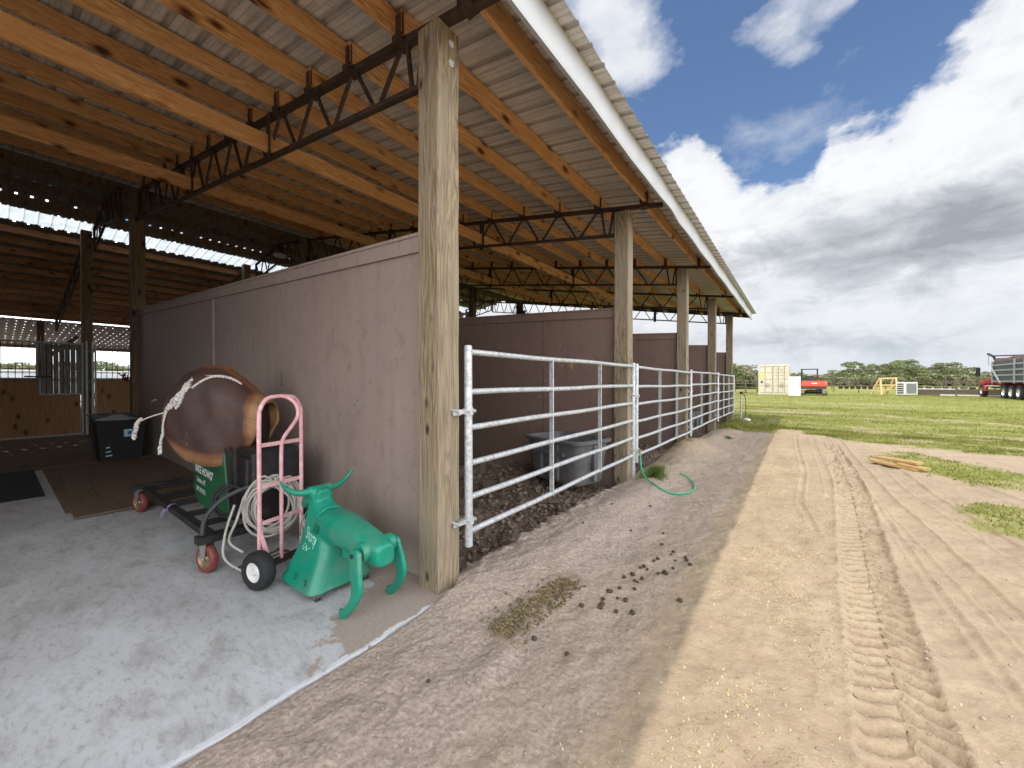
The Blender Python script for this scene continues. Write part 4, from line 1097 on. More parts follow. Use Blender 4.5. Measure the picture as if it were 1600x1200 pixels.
# script lettering projected onto the flank
vs, fs = text_mesh('Shorty', .085, .0); m = MB(); cxm = sum(v.x for v in vs)/len(vs)
ou, iv = text_mesh('Shorty', .085, -.0022), None
for vset, ff in ((vs, fs),):
    V = []
    for v in vset:
        lx, lz_ = (v.x-cxm)*.62, v.y*1.35; a = R(-12)
        x = -2.655+lx*math.cos(a)-lz_*math.sin(a)*.4; z = .325+lx*math.sin(a)+lz_*math.cos(a)
        V.append(surf(x, z, .0022))
    m.add(V, ff)
m.tube([surf(x, z, .002) for x, z in ((-2.70,.305),(-2.73,.275),(-2.715,.26),(-2.68,.295),(-2.675,.26),(-2.66,.275),(-2.63,.29))], .0022, 5)
m.build('lettering', M_mint, gd)

# ================================================================== bins, plywood and mat
bn = thing('waste_bin', 'tall grey green waste bin standing behind the black bin in the aisle', 'bin', (-10.66, 1.34, 0))
m = MB(); m.loft([[(-.25,-.22,0),(.25,-.22,0),(.25,.22,0),(-.25,.22,0)], [(-.31,-.27,.74),(.31,-.27,.74),(.31,.27,.74),(-.31,.27,.74)]]); m.build('body', M_bin, bn)
m = MB(); m.box(-.33,.33,-.29,.29,.742,.78,.008); m.build('rim', M_bin, bn)
b2 = thing('waste_bin', 'black plastic bin with a blue and white label and a clear bag over its rim', 'bin', (-9.95, 1.35, 0))
m = MB(); m.loft([[(-.22,-.26,0),(.22,-.26,0),(.22,.26,0),(-.22,.26,0)], [(-.27,-.31,.68),(.27,-.31,.68),(.27,.31,.68),(-.27,.31,.68)]]); m.build('body', M_rubber, b2)
m = MB(); m.box(-.29,.29,-.33,.33,.68,.72,.008); m.build('rim', M_rubber, b2)
m = MB(); m.prism([(-.075,0),(.075,0),(.075,.13),(-.075,.13)], (.262,.10,.42), (0,1,0), (.075,0,1), (1,0,0), .003); m.build('label_sticker', M_label, b2)
m = MB(); m.prism([(-.03,0),(.03,0),(.02,.06),(-.02,.06)], (.266,.10,.455), (0,1,0), (.075,0,1), (1,0,0), .003); m.build('label_print', simple('print_blue', (.03,.10,.25), .6), b2)
for z, w2 in ((.10,.05),(.17,.04),(.245,.03)):
    m = MB(); m.bar((.243+z*.06,-.20,z),(.243+z*.06,-.20+w2*1.6,z+.01),.004,.022); m.build('pale_marking', M_label, b2)
m = MB()
rings = []
for j in range(5):
    rings.append([(-.0+(.24-.05*j)*math.cos(a)*(1+.1*math.sin(5*a+j)), (.30-.06*j)*math.sin(a)*(1+.12*math.sin(4*a+2*j)), .715+.022*j+.01*math.sin(3*a)) for a in [i*math.pi/12 for i in range(24)]])
m.loft(rings); m.build('clear_bag', M_bag, b2, True)
m = MB(); m.tube(smooth_poly([(-9.72,1.86,.66),(-9.72,1.86,.95),(-9.72,1.84,1.04),(-9.74,1.79,1.06),(-9.76,1.76,1.02)], 5), .012, 8)
tag(m.build('hook_stick', M_galv), 'thin pale hooked rod leaning over the black bin', 'rod')
m = MB(); m.box(-1.72,1.72,-.66,.68,0,.014); o = m.build('plywood_sheet', M_ply); o.location = (-7.92, 1.10, .003); tag(o, 'dark stained plywood sheet nearest the machine, lying on the concrete', 'plywood sheet')
m = MB(); m.box(-1.7,1.9,-.62,.66,0,.014); o = m.build('plywood_sheet', M_ply); o.location = (-7.75, 1.13, .019); o.rotation_euler = (0,0,R(-1.2)); tag(o, 'dark plywood sheet laid on top of another, its pale edge showing beside the casters', 'plywood sheet')
m = MB(); m.box(-2.6,2.6,-3.0,1.5,0,.012); o = m.build('plywood_sheet', M_ply); o.location = (-12.35, .6, .0); tag(o, 'wide brown boarding across the aisle floor in front of the far stalls', 'plywood sheet')
m = MB(); m.box(-1.15,1.15,-.62,.62,0,.014,.004); o = m.build('rubber_mat', M_rubber); o.location = (-8.55,-.26,.003); tag(o, 'thin black rubber mat on the concrete at the left edge of the plywood', 'mat')

# ================================================================== far stall fronts
SXF = -15.0
sf = thing('stall_front', 'pine boarded stall door with dropped grey feeding hatch and black bars, left of the gateposts', 'stall door', (SXF, 0, 0))
m = MB(); m.prism([(-2.2,.07),(1.33,.07),(1.33,1.06),(.66,1.06),(.66,1.46),(-2.2,1.46)], (-.02,0,0), (0,1,0), (0,0,1), (-1,0,0), .025); m.build('board_panel', M_board, sf)
m = MB()
for a, b in (((-2.2,.05),(1.37,.05)),((-2.2,1.48),(.66,1.48)),((.66,1.48),(.66,1.08)),((.66,1.08),(1.37,1.08)),((1.37,0),(1.37,2.42)),((-2.2,2.38),(1.37,2.38)),((.62,1.48),(.62,2.38))):
    m.tube([(0,a[0],a[1]),(0,b[0],b[1])], .02, 8)
m.build('pipe_frame', M_galv, sf, True)
for i in range(27):
    y = -2.1+.104*i
    if y < .62: m = MB(); m.tube([(0,y,1.48),(0,y,2.38)], .007, 6); m.build('bar', M_black, sf)
m = MB(); m.tube([(0,-2.2,1.62),(0,.62,1.62)], .007, 6); m.build('cross_bar', M_black, sf)
m = MB(); m.tube([(0,-2.2,1.72),(0,.62,1.72)], .007, 6); m.build('cross_bar', M_black, sf)
m = MB(); m.bar((.03,.42,1.53),(.03,.85,1.53),.02,.035); m.build('latch', M_black, sf)
for i in range(7):
    y0 = .69+.095*i; m = MB(); m.box(-.06,-.045,y0,y0+.09,1.10,2.36); m.build('hatch_board', M_grey, sf)
for y in (.86, 1.15):
    m = MB()
    for (a, b) in (((y,1.10),(y,2.36)),((y-.09,1.10),(y-.09,2.36)),((y-.09,1.30),(y,1.30)),((y-.09,1.85),(y,1.85))): m.tube([(-.03,a[0],a[1]),(-.03,b[0],b[1])], .008, 6)
    m.build('hatch_bars', M_black, sf)
s2 = thing('stall_front', 'pine boarded stall front with plain vertical bars, right of the gateposts', 'stall door', (SXF, 1.60, 0))
m = MB(); m.box(-.04,-.015,.0,3.6,.07,1.46); m.build('board_panel', M_board, s2)
m = MB()
for a, b in (((0,.05),(3.6,.05)),((0,1.48),(3.6,1.48)),((0,0),(0,2.4)),((0,2.36),(3.6,2.36))): m.tube([(0,a[0],a[1]),(0,b[0],b[1])], .02, 8)
m.build('pipe_frame', M_galv, s2, True)
for i in range(1, 12): m = MB(); m.tube([(0,.104*i,1.48),(0,.104*i,2.36)], .007, 6); m.build('bar', M_black, s2)
for z in (1.64, 1.74): m = MB(); m.tube([(0,0,z),(0,3.6,z)], .007, 6); m.build('cross_bar', M_black, s2)
for y, lb in ((1.44, 'left of the two galvanised gateposts between the far stall doors'), (1.545, 'right of the two galvanised gateposts between the far stall doors')):
    m = MB(); m.tube([(SXF+.02,y,0),(SXF+.02,y,2.46)], .026, 10)
    for z in (.55, 1.4, 2.2): m.lathe([(.028,-.02),(.036,-.02),(.036,.02),(.028,.02)], (SXF+.02,y,z), (0,0,1), 10)
    tag(m.build('gatepost', M_galv, None, True), lb, 'gatepost')
tk = thing('equipment_hook', 'tangle of reddish tack hanging on the far stall bars beside the mauve wall', 'tack', (SXF+.06, 2.14, 1.5))
m = MB(); rr = random.Random(3)
for i in range(7): m.tube([(0,0,.1),(0,rr.uniform(-.1,.1),rr.uniform(-.05,.2)),(0,rr.uniform(-.14,.14),rr.uniform(-.15,.22))], .016, 6)
m.build('straps', M_truckred if False else simple('red_brown_strap', (.14,.04,.03), .8), tk)
# pale trailer and rail fence seen through the far opening
tr = thing('horse_trailer', 'long pale low trailer parked outside, glimpsed through the far stall bars', 'trailer', (-41, .5, 0))
m = MB(); m.box(-1.1,1.1,-9,9,.55,2.05,.05); m.build('body', M_trailer, tr)
m = MB(); m.box(1.102,1.12,-9,9,1.45,1.6); m.build('stripe', M_dkgrey, tr)
m = MB(); m.box(-1.15,1.15,-9.05,9.05,2.052,2.15,.02); m.build('roof', M_whitebox, tr)
for y in (-4,-3,4,5): m = MB(); m.lathe([(0,-.12),(.3,-.12),(.36,-.06),(.36,.06),(.3,.12),(0,.12)], (1.0,y,.36), (1,0,0), 18); m.build('wheel', M_rubber, tr, True)

# ================================================================== stock tanks
def tank(label, x, y, rz, z):
    t = thing('water_trough', label, 'trough', (x, y, z), rz, 'grey plastic stock tanks in the stalls')
    hx, hy, H = .525, .375, .60
    def rr4(sx, sy, z_): return rrect(0, 0, sx, sy, z_, 7, 36)
    m = MB(); m.loft([rr4(hx-.10,hy-.09,0), rr4(hx-.085,hy-.075,.02), rr4(hx-.03,hy-.03,.50), rr4(hx-.02,hy-.02,H-.03)], cap=False)
    m.add(rr4(hx-.10,hy-.09,0), [tuple(range(35,-1,-1))]); m.loft([rr4(hx-.04,hy-.04,H-.03), rr4(hx-.13,hy-.12,.04)], cap=False); m.add(rr4(hx-.13,hy-.12,.04), [tuple(range(36))])
    m.build('tub', M_tank, t, True, 50)
    m = MB(); m.loft([rr4(hx-.02,hy-.02,H-.05), rr4(hx+.02,hy+.02,H-.045), rr4(hx+.025,hy+.025,H-.01), rr4(hx+.01,hy+.01,H), rr4(hx-.03,hy-.03,H), rr4(hx-.04,hy-.04,H-.03)], cap=False); m.build('rim', M_tank, t, True, 50)
    for s in (-1, 1):
        m = MB(); m.box(s*hx*.30-.03, s*hx*.30+.03, -hy+.005, -hy+.045, .05, H-.06, .01); m.build('rib', M_tank, t)
    m = MB(); m.box(hx-.05,hx+.0, -.03,.03,.05,H-.06,.01); m.build('rib', M_tank, t)
    m = MB(); m.box(-hx*.55,hx*.55,-hy-.004,-hy+.03,H-.22,H-.16,.008); m.build('band', M_tank, t)
    return t
tank('grey rectangular stock tank tucked behind the nearest gate against the second post', -2.64, 4.86, R(-15), .035)
tank('smaller looking grey stock tank seen through the third gate', -2.75, 11.75, R(-12), -.02)




# ================================================================== hose, hydrant, planks
hp_ = smooth_poly([(-1.80,5.47,.33),(-1.78,5.44,.24),(-1.74,5.36,.11),(-1.63,5.18,.035),(-1.42,4.98,.02),(-1.20,5.02,.018),(-1.08,5.25,.018),(-1.10,5.55,.02),(-1.22,5.85,.025),(-1.38,5.98,.03)], 8)
hp_ = [Vector((p.x, p.y, p.z+zg(p.x, p.y))) for p in hp_]
hs_ = thing('garden_hose', 'green garden hose curling over the sand from the second gate post', 'hose', (0,0,0))
m = MB(); m.tube(hp_, .0105, 10); m.build('tube', M_hose, hs_, True)
m = MB(); m.tube([hp_[0]+Vector((-.0,.02,.05)), hp_[0]], .016, 10); m.tube([hp_[0]+Vector((-.03,.02,.05)), hp_[0]+Vector((.03,.02,.05))], .008, 8); m.build('brass_fitting', M_gold, hs_, True)
hy = thing('yard_hydrant', 'slim yard hydrant with black lever and hose at the far barn corner', 'hydrant', (-1.62, 15.75, zg(-1.62,15.75)))
m = MB(); m.tube([(0,0,0),(0,0,.92)], .022, 10); m.build('standpipe', M_galv, hy, True)
m = MB(); m.box(-.04,.05,-.03,.03,.92,1.0,.008); m.bar((.0,0,1.0),(.20,0,.97),.03,.02); m.build('lever', M_black, hy)
m = MB(); m.tube(smooth_poly([(.04,0,.92),(.12,0,.85),(.15,0,.5),(.13,-.03,.15),(.05,-.1,.03)], 6), .011, 8); m.build('hose', M_rubber, hy, True)
o = MB(); o.blob((0,0,.05), .10, 4, 2, .06, (1.3,.9,.6)); o = o.build('white_stone', M_whitebox, None, True); o.location = (-1.42,15.5,zg(-1.42,15.5)); tag(o, 'white lump of stone in the grass at the foot of the yard hydrant', 'stone')
for i, (cx_, cy_, rz, z, L_, lb) in enumerate(((1.27,8.74,R(-48),.02,.70,'lowest weathered yellow plank lying on the sand beside the grass patch'), (1.33,8.84,R(-50),.062,.64,'topmost weathered yellow plank of the small pile on the sand'), (1.45,8.58,R(-44),.042,.36,'short yellow plank end sticking out right of the plank pile'))):
    m = MB(); m.box(-L_/2,L_/2,-.07,.07,0,.036,.003); o = m.build('timber_plank', M_plank); o.location = (cx_, cy_, zg(cx_,cy_)+z); o.rotation_euler = (R(2),R(2*(-1)**i),rz); tag(o, lb, 'plank', 'planks piled on the sand')

# ================================================================== droppings, hay
rr = random.Random(21); protos = []
dl = 'dry dark dropping among those scattered over the shaded sand before the gates'
spots = []
for i in range(34):
    t = rr.random(); spots.append((-1.10+.36*t+rr.gauss(0,.075), 2.15+1.15*t+rr.gauss(0,.12)))
spots += [(-1.62,3.3),(-1.60,3.95),(-1.25,3.55),(-.72,3.3),(-.70,3.25),(-.78,2.95),(-.60,2.6),(-1.35,1.95),(-1.15,1.75),(-.95,1.75),(-1.3,4.3),(-1.38,1.2),(-.80,2.3),(-1.0,3.7)]
for i, (x, y) in enumerate(spots):
    if i < 5:
        m = MB(); m.blob((0,0,0), 1, i+1, 2, .22, (1, .85, .72)); o = m.build('dropping', M_dung, None, True, 180); protos.append(o)
    else:
        o = protos[i % 5].copy(); COL.objects.link(o)
    r = rr.uniform(.010, .019); o.scale = (r, r, r); o.rotation_euler = (0, 0, rr.uniform(0, 6)); o.location = (x, y, zg(x, y)+r*.5)
    tag(o, dl, 'dropping', 'dry droppings scattered over the sand')
rs = np.random.RandomState(9); hm = MB()
axis0, axis1 = Vector((-1.33,1.66,0)), Vector((-1.26,2.42,0))
for i in range(620):
    t = rs.rand(); w = .10*(1-.35*t)+.015; p = axis0.lerp(axis1, t)+Vector((rs.randn()*w*.55, rs.randn()*.03, 0))
    r = rs.uniform(.003, .012); hm.blob((p.x, p.y, zg(p.x, p.y)+r*.4+.012*math.exp(-abs(t-.15)*4)), r, i, 1, .3, (1, 1, .7))
o = hm.build('manure_heap', M_hay, None, True, 180); tag(o, 'trail of trampled manure and chewed hay on the shaded sand', 'manure', kind='stuff')
M_leaflet = b_leaf('shed_leaf_bits', (.44,.34,.17), (.62,.52,.30), (.74,.66,.45))
_cl = [(random.Random(77+i).uniform(-.42,.35), 1.1+6.5*random.Random(99+i).random()**1.7, random.Random(55+i).uniform(.05,.22)) for i in range(60)]
def leafspot(r):
    c = _cl[r.randint(60)]; return c[0]+r.randn()*c[2], c[1]+r.randn()*c[2]*1.6
def straws(name, n, fn, label, seed, hmax=.02, mat=None, lr=(.02,.07), wd=1.0):
    rs = np.random.RandomState(seed); m = MB()
    for i in range(n):
        x, y = fn(rs); a = rs.rand()*6.28; l = rs.uniform(*lr); z = zg(x, y)+rs.uniform(.002, hmax)
        dx, dy = math.cos(a)*l/2, math.sin(a)*l/2; w = (.0009+.0009*rs.rand())*wd; wx, wy = -math.sin(a)*w, math.cos(a)*w; dz = rs.uniform(-.006,.006)
        m.add([(x-dx-wx,y-dy-wy,z-dz),(x-dx+wx,y-dy+wy,z-dz),(x+dx+wx,y+dy+wy,z+dz),(x+dx-wx,y+dy-wy,z+dz)], [(0,1,2,3)])
    o = m.build(name, mat or M_straw); tag(o, label, 'straw', kind='stuff'); return o
straws('loose_straw', 420, lambda r: (-1.30+r.randn()*.075, 1.6+.9*r.rand()), 'pale straw stalks tangled in the manure trail', 1, .035)
straws('loose_straw', 5200, leafspot, 'pale yellow shed leaf and straw bits strewn along the sunlit side of the shadow edge', 2, .006, mat=M_leaflet, lr=(.003,.011), wd=2.0)
straws('loose_straw', 900, lambda r: (-1.75+r.randn()*.22, 8.1+r.randn()*.75), 'straw spread over the sand heap between the second and third posts', 4, .02)
def clods(name, n, fn, mat, r0, r1, label, seed):
    rs = np.random.RandomState(seed); m = MB()
    for i in range(n):
        x, y = fn(rs); r = r0+(r1-r0)*rs.rand()**3; m.blob((x, y, zg(x, y)+r*.25), r, i, 1, .35, (1, 1, .8))
    o = m.build(name, mat, None, True, 60); tag(o, label, 'soil', kind='stuff'); return o
M_clod = simple('dark_stall_soil', (.20,.15,.115), .95, 0, .5, 30, bump=.7, dirt=(.28,.215,.17), dirtamt=.8)
clods('soil_clods', 2100, lambda r: (-2.0-abs(r.randn())*.45, 1.98+r.rand()**1.4*3.0), M_clod, .003, .028, 'dark crumbly soil clods inside the first stall', 5)
clods('soil_clods', 700, lambda r: (-2.4-r.rand()*2.0, 2.0+r.rand()*3.1), M_clod, .006, .040, 'dark lumps of soil heaped deeper inside the first stall', 15)
clods('soil_clods', 500, lambda r: (-2.2-r.rand()*1.2, 5.6+r.rand()*6), M_clod, .01, .05, 'dark crumbly soil clods inside the farther stalls', 6)
M_sandclod = simple('sand_lumps', (.36,.275,.22), .95, 0, .3, 40, bump=.5)
clods('sand_crumbs', 900, lambda r: (-1.3+r.randn()*.45, .9+r.rand()*4.5), M_sandclod, .002, .009, 'small sand crumbs over the shaded ground', 7)
clods('sand_crumbs', 900, lambda r: (.45+r.randn()*.30, 1.4+r.rand()*4.5), M_sandclod, .002, .010, 'small crumbs of sand thrown up beside the tyre tread', 8)
# ================================================================== distance: machines and boxes
G = .12
ct = thing('shipping_container', 'cream shipping container with closed double doors and a yellow sticker', 'container', (-1.9, 44.6, G), R(0))
W_, H_, Lc = 1.22, 2.90, 6.05
m = MB(); m.box(-W_+.02, W_-.02, .06, Lc, .12, H_-.05); m.build('body', M_cream, ct)
m = MB()
n_ = 26
for sx in (-1, 1):
    for i in range(n_): y0 = .25+i*.22; m.box(sx*W_-.028*(sx > 0)-.0*(sx < 0), sx*W_+.028*(sx < 0), y0, y0+.11, .2, H_-.15)
m.build('corrugation', M_cream, ct)
m = MB()
for x in (-W_, W_-.12): m.box(x, x+.12, -.0, .13, .0, H_, .01)
m.box(-W_+.121, W_-.121, .0, .12, H_-.16, H_-.002); m.box(-W_+.121, W_-.121, .0, .12, .02, .17)
m.build('corner_frame', M_cream, ct)
for sx in (-1, 1):
    dr_ = MB(); x0, x1 = (-W_+.13, -.02) if sx < 0 else (.02, W_-.13)
    dr_.box(x0, x1, .015, .06, .19, H_-.18); d_ = dr_.build('door', M_cream, ct)
    q = MB()
    for zz in (.19, .86, 1.50, 2.13, H_-.21): q.box(x0+.02, x1-.02, .008, .014, zz, zz+.035)
    q.build('panel_groove', M_groove, d_)
    q = MB()
    for xx in ((-.72, -.13) if sx < 0 else (.33, .80)): q.tube([(xx, -.02, .1), (xx, -.02, H_-.1)], .03, 8)
    q.build('lock_rod', M_cream, d_, True)
    q = MB()
    for xx in ((-.66, -.07) if sx < 0 else (.39, .86)): q.box(xx-.012, xx+.012, .002, .013, .2, H_-.2)
    for zz in (.78, 1.02): q.box(x0+.45, x0+.8, -.05, -.035, zz, zz+.05)
    q.build('rod_shadow_strip', M_groove, d_)  # dark strips painted in as lock rod shadows, plus dark handles
q = MB(); q.box(-1.02,-.70,.004,.012,1.70,2.03); q.build('yellow_sticker', M_yellow, ct)
text_obj('lettering', 'SUPER', .10, frame((-1.01,.002,1.90), (1,0,0), (0,0,1)), M_groove, ct)
text_obj('lettering', 'HEAVY', .10, frame((-1.01,.002,1.77), (1,0,0), (0,0,1)), M_groove, ct)
q = MB(); q.box(-1.03,-.86,.004,.012,1.12,1.34); q.build('data_plate', M_dkgrey, ct)
for txt, x, z in (('CXRU', .10, 2.42), ('150184 2', .46, 2.42), ('22G1', .50, 2.28), ('30480', .12, 1.82), ('67200', .48, 1.82), ('2200', .12, 1.20), ('4850', .48, 1.20)):
    text_obj('lettering', txt, .13, frame((x, .006, z), (1,0,0), (0,0,1)), M_groove, ct)
fg = thing('chest_refrigerator', 'plain white upright refrigerator standing right of the cream container', 'refrigerator', (-.24, 41.3, G))
m = MB(); m.box(-.42,.42,.03,.78,.02,1.72,.02); m.build('cabinet', M_whitebox, fg)
m = MB(); m.box(-.42,.42,-.02,.026,.05,1.18,.01); m.build('door', M_whitebox, fg)
m = MB(); m.box(-.42,.42,-.02,.026,1.20,1.72,.01); m.build('freezer_door', M_whitebox, fg)

ex_ = thing('mini_excavator', 'orange red mini excavator seen from behind, black roll frame and rubber tracks', 'excavator', (1.12, 44.8, G), R(-4))
for sx in (-1, 1):
    m = MB(); m.prism([(-1.05,.22),(-.95,.05),(.95,.05),(1.05,.22),(.92,.42),(-.92,.42)], (sx*.80-.16, .9, 0), (0,1,0), (0,0,1), (1,0,0), .32); tk_ = m.build('track', M_track, ex_)
    m = MB()
    for yy in (-.8, -.35, .1, .55, .85): m.lathe([(0,-.17),(.13,-.17),(.15,-.15),(.15,.15),(.13,.17),(0,.17)], (sx*.80, .9+yy, .22), (1,0,0), 14)
    m.build('rollers', M_dkgrey, tk_, True)
m = MB(); m.box(-.55,.55,.3,1.5,.30,.52,.03); m.build('undercarriage', M_dkgrey, ex_)
m = MB(); rings = []
for z, s, yo in ((.78,.93,.0),(.86,1.0,-.04),(1.15,1.0,-.02),(1.30,.96,.04),(1.34,.90,.1)):
    rings.append([(x*s, (y*s)+yo, z) for x, y in ((-1.0,.35),(-.85,.08),(-.5,-.06),(0,-.10),(.5,-.06),(.85,.08),(1.0,.35),(.98,1.5),(-.98,1.5))])
m.loft(rings); m.build('engine_hood', M_exred, ex_, True, 30)
m = MB(); m.box(-.92,.92,-.06,1.5,.60,.785,.03); m.build('counterweight', M_dkgrey, ex_)
m = MB()
for x in (-.90, .26):
    for y in (.25, 1.35): m.bar((x,y,1.28),(x,y,2.40), .06, .06)
m.box(-.95,.32,.2,1.42,2.40,2.46,.015); m.bar((-.9,.25,1.9),(.26,.25,1.9),.04,.04); m.build('roll_frame', M_black, ex_)
m = MB(); m.box(-.55,-.05,.55,.68,1.34,1.82,.04); m.box(-.55,-.05,.55,1.0,1.30,1.42,.03); m.build('seat', M_dkgrey, ex_)
m = MB(); m.blob((-.3,.62,1.88), .20, 3, 2, .12, (1.2,.7,.6)); m.build('seat_cover', M_whitebox, ex_, True)
m = MB(); m.bar((.25,1.6,.7),(.25,2.9,1.25),.2,.25); m.bar((.25,2.9,1.25),(.3,4.4,.9),.18,.22); m.bar((.3,4.4,.9),(.3,3.6,.4),.15,.18); m.build('boom_arm', M_exred, ex_)
m = MB(); m.prism([(0,0),(.5,.1),(.55,-.35),(.1,-.4)], (.05,3.3,.5), (0,1,0), (0,0,1), (1,0,0), .5); m.build('bucket', M_dkgrey, ex_)
m = MB(); m.box(-.85,.85,2.2,2.28,.1,.42,.02); m.build('dozer_blade', M_dkgrey, ex_)
m = MB(); m.box(-.12,.30,-.125,-.10,1.08,1.16); m.build('name_plate', M_whitebox, ex_)

af = thing('timber_trestle', 'pale new lumber A frame trestle standing on the grass left of the white cabinet', 'trestle', (6.75, 50.9, G), R(20))
for x, sc_ in ((-.75, .9), (.45, 1.0)):
    for sy in (-1, 1):
        m = MB(); m.bar((x+(.0), sy*.80, 0), (x+.25, sy*.12, 1.62*sc_), .12, .10, up=(1,0,0)); m.build('leg', M_lumber, af)
    m = MB(); m.bar((x+.06,-.62,.42),(x+.06,.62,.42),.06,.12); m.build('cross_tie', M_lumber, af)
m = MB(); m.bar((-.62,-.12,1.56),(.75,-.12,1.62),.09,.14); m.build('top_beam', M_lumber, af)
for sy in (-1, 1):
    for zz in (.5, .95):
        m = MB(); m.bar((-.7,sy*(.8-.42*zz),zz),(.6,sy*(.8-.42*zz),zz),.05,.12); m.build('side_slat', M_lumber, af)
m = MB(); m.bar((-.8,-.66,0),(.55,-.35,1.0),.06,.12); m.build('diagonal_brace', M_lumber, af)
gn = thing('metal_cabinet', 'white metal cabinet with dark louvred opening, right of the lumber trestle', 'cabinet', (8.05, 50.2, G), R(30))
m = MB(); m.box(-.55,.55,-.45,.45,.05,1.22,.03); m.build('casing', M_whitebox, gn)
m = MB()
for i in range(5): m.box(-.565,-.551,-.36,.30,.18+.20*i,.30+.20*i)
m.build('louvres', M_dkgrey, gn)
m = MB(); m.box(-.40,.40,-.47,-.452,.2,1.1); m.build('side_panel', M_steellite, gn)

# ---- dump truck (front pointing away)
dt = thing('dump_truck', 'dump truck with ribbed steel body, red hood and white wheel hubs, parked on the grass', 'dump truck', (12.15, 40.6, .10), R(-1.0))
def wheel(y, r=.52, x=.0, dual=True):
    w_ = thing('wheel', None, None); w_.parent = dt
    q = MB(); q.lathe([(r*.55,-.14),(r*.9,-.15),(r,-.10),(r,.10),(r*.9,.15),(r*.55,.14)], (x+.15,y,r), (1,0,0), 28); q.build('tyre', M_rubber, w_, True)
    w2 = thing('wheel', None, None); w2.parent = dt; q = MB(); q.lathe([(0,-.1),(r*.55,-.14),(r*.9,-.15),(r,-.10),(r,.10),(r*.9,.15),(r*.55,.14),(0,.1)], (2.35,y,r), (1,0,0), 28); q.build('tyre', M_rubber, w2, True)
    q = MB(); q.lathe([(0,-.10),(r*.22,-.12),(r*.25,-.02),(r*.50,-.01),(r*.58,-.14),(r*.60,-.14),(r*.6,.1)], (x+.15,y,r), (1,0,0), 24); q.build('rim', M_chrome, w_, True)
for y in (1.55, 2.85, 4.15, 8.75): wheel(y)
m = MB(); m.box(.75,1.05,.1,9.6,.75,1.0); m.box(1.5,1.8,.1,9.6,.75,1.0); m.build('chassis', M_dkgrey, dt)
m = MB(); z0, z1 = 1.22, 2.85
m.prism([(.0,z0),(5.9,z0),(6.1,z1),(.0,z1)], (.0,.25,0), (0,1,0), (0,0,1), (1,0,0), .08); m.prism([(.0,z0),(5.9,z0),(6.1,z1),(.0,z1)], (2.42,.25,0), (0,1,0), (0,0,1), (1,0,0), .08)
m.box(.081,2.419,6.08,6.16,z0,z1+.25); m.box(.081,2.419,.25,6.07,z0,z0+.06); bd = m.build('dump_body', M_steelbody, dt)
m = MB()
for zz in (1.26, 1.72, 2.10, 2.50): m.box(-.06,-.002,.25,6.1,zz,zz+.11,.01)
for yy in (.25, 1.9, 6.0): m.box(-.08,-.003,yy,yy+.16,z0-.05,z1+.05,.01)
m.build('side_ribs', M_steellite, bd)
m = MB(); m.bar((-.10,4.3,1.2),(-.10,6.0,2.35),.07,.09); m.build('diagonal_strut', M_chrome, bd)
m = MB(); m.box(.0,2.5,.10,.24,z0-.1,z1,.02)
for xx in (.25, .8, 1.35, 1.9): m.box(xx,xx+.28,.03,.099,1.5,2.75,.01)
m.build('tailgate', M_steelbody, dt)
m = MB()
for i in range(4): m.box(.06,.75,-.0,.028,1.55+.33*i,1.70+.33*i)
m.build('tailgate_ribs', M_steellite, dt)
m = MB(); m.prism([(0,2.85),(6.0,2.85),(5.4,3.12),(3.5,3.05),(1.5,3.18),(.2,3.1)], (.1,.25,0), (0,1,0), (0,0,1), (1,0,0), 2.2); m.build('tarp_roll', M_rust, bd)
m = MB(); m.bar((.15,5.95,2.8),(.15,6.75,3.35),.12,.10); m.bar((2.3,5.95,2.8),(2.3,6.75,3.35),.12,.10); m.box(.1,2.4,6.0,6.95,3.3,3.36); m.bar((.15,6.7,3.3),(.05,7.4,3.55),.14,.12); m.build('cab_guard', M_dkgrey, bd)
m = MB(); m.box(.2,2.3,-.12,-.0,.72,1.1,.02); m.build('rear_bumper', M_rust, dt)
m = MB(); m.prism([(.35*math.cos(a), .15*math.sin(a)) for a in [i*math.pi/10 for i in range(20)]], (.65,-.135,.78), (1,0,0), (0,0,1), (0,1,0), .012); m.build('oval_sign', M_yellow, dt)
text_obj('lettering', 'DATS', .20, frame((.42,-.14,.71), (1,0,0), (0,0,1)), M_truckred, dt, .004)
m = MB(); m.box(.55,2.3,6.45,8.0,1.05,2.75,.10); m.build('cab', M_truckred, dt)
m = MB(); m.box(.535,.549,6.7,7.7,1.9,2.5); m.box(2.301,2.315,6.7,7.7,1.9,2.5); m.build('window', M_glass, dt)
m = MB(); m.prism([(0,1.0),(1.6,1.0),(1.65,1.35),(1.4,1.55),(0,1.7)], (.45,8.0,0), (0,1,0), (0,0,1), (1,0,0), 1.6); m.build('hood', M_truckred, dt)
m = MB(); m.tube([(.12,8.75+.62*math.cos(a),.52+.62*math.sin(a)) for a in [i*math.pi/10 for i in range(11)]], .10, 10); m.box(-.0,.45,8.2,9.3,1.05,1.4,.05); m.build('fender', M_truckred, dt, True)
m = MB(); m.tube([(.1,5.0,.95),(.1,7.8,.95)], .06, 10); m.build('step_tube', M_chrome, dt, True)
m = MB(); m.bar((.2,8.0,2.0),(-.25,8.05,2.05),.03,.03); m.box(-.45,-.2,8.0,8.1,1.75,2.45,.02); m.build('mirror', M_black, dt)
m = MB(); m.tube([(.15,7.6,2.6),(.12,7.65,3.5)], .012, 6); m.build('aerial', M_black, dt)

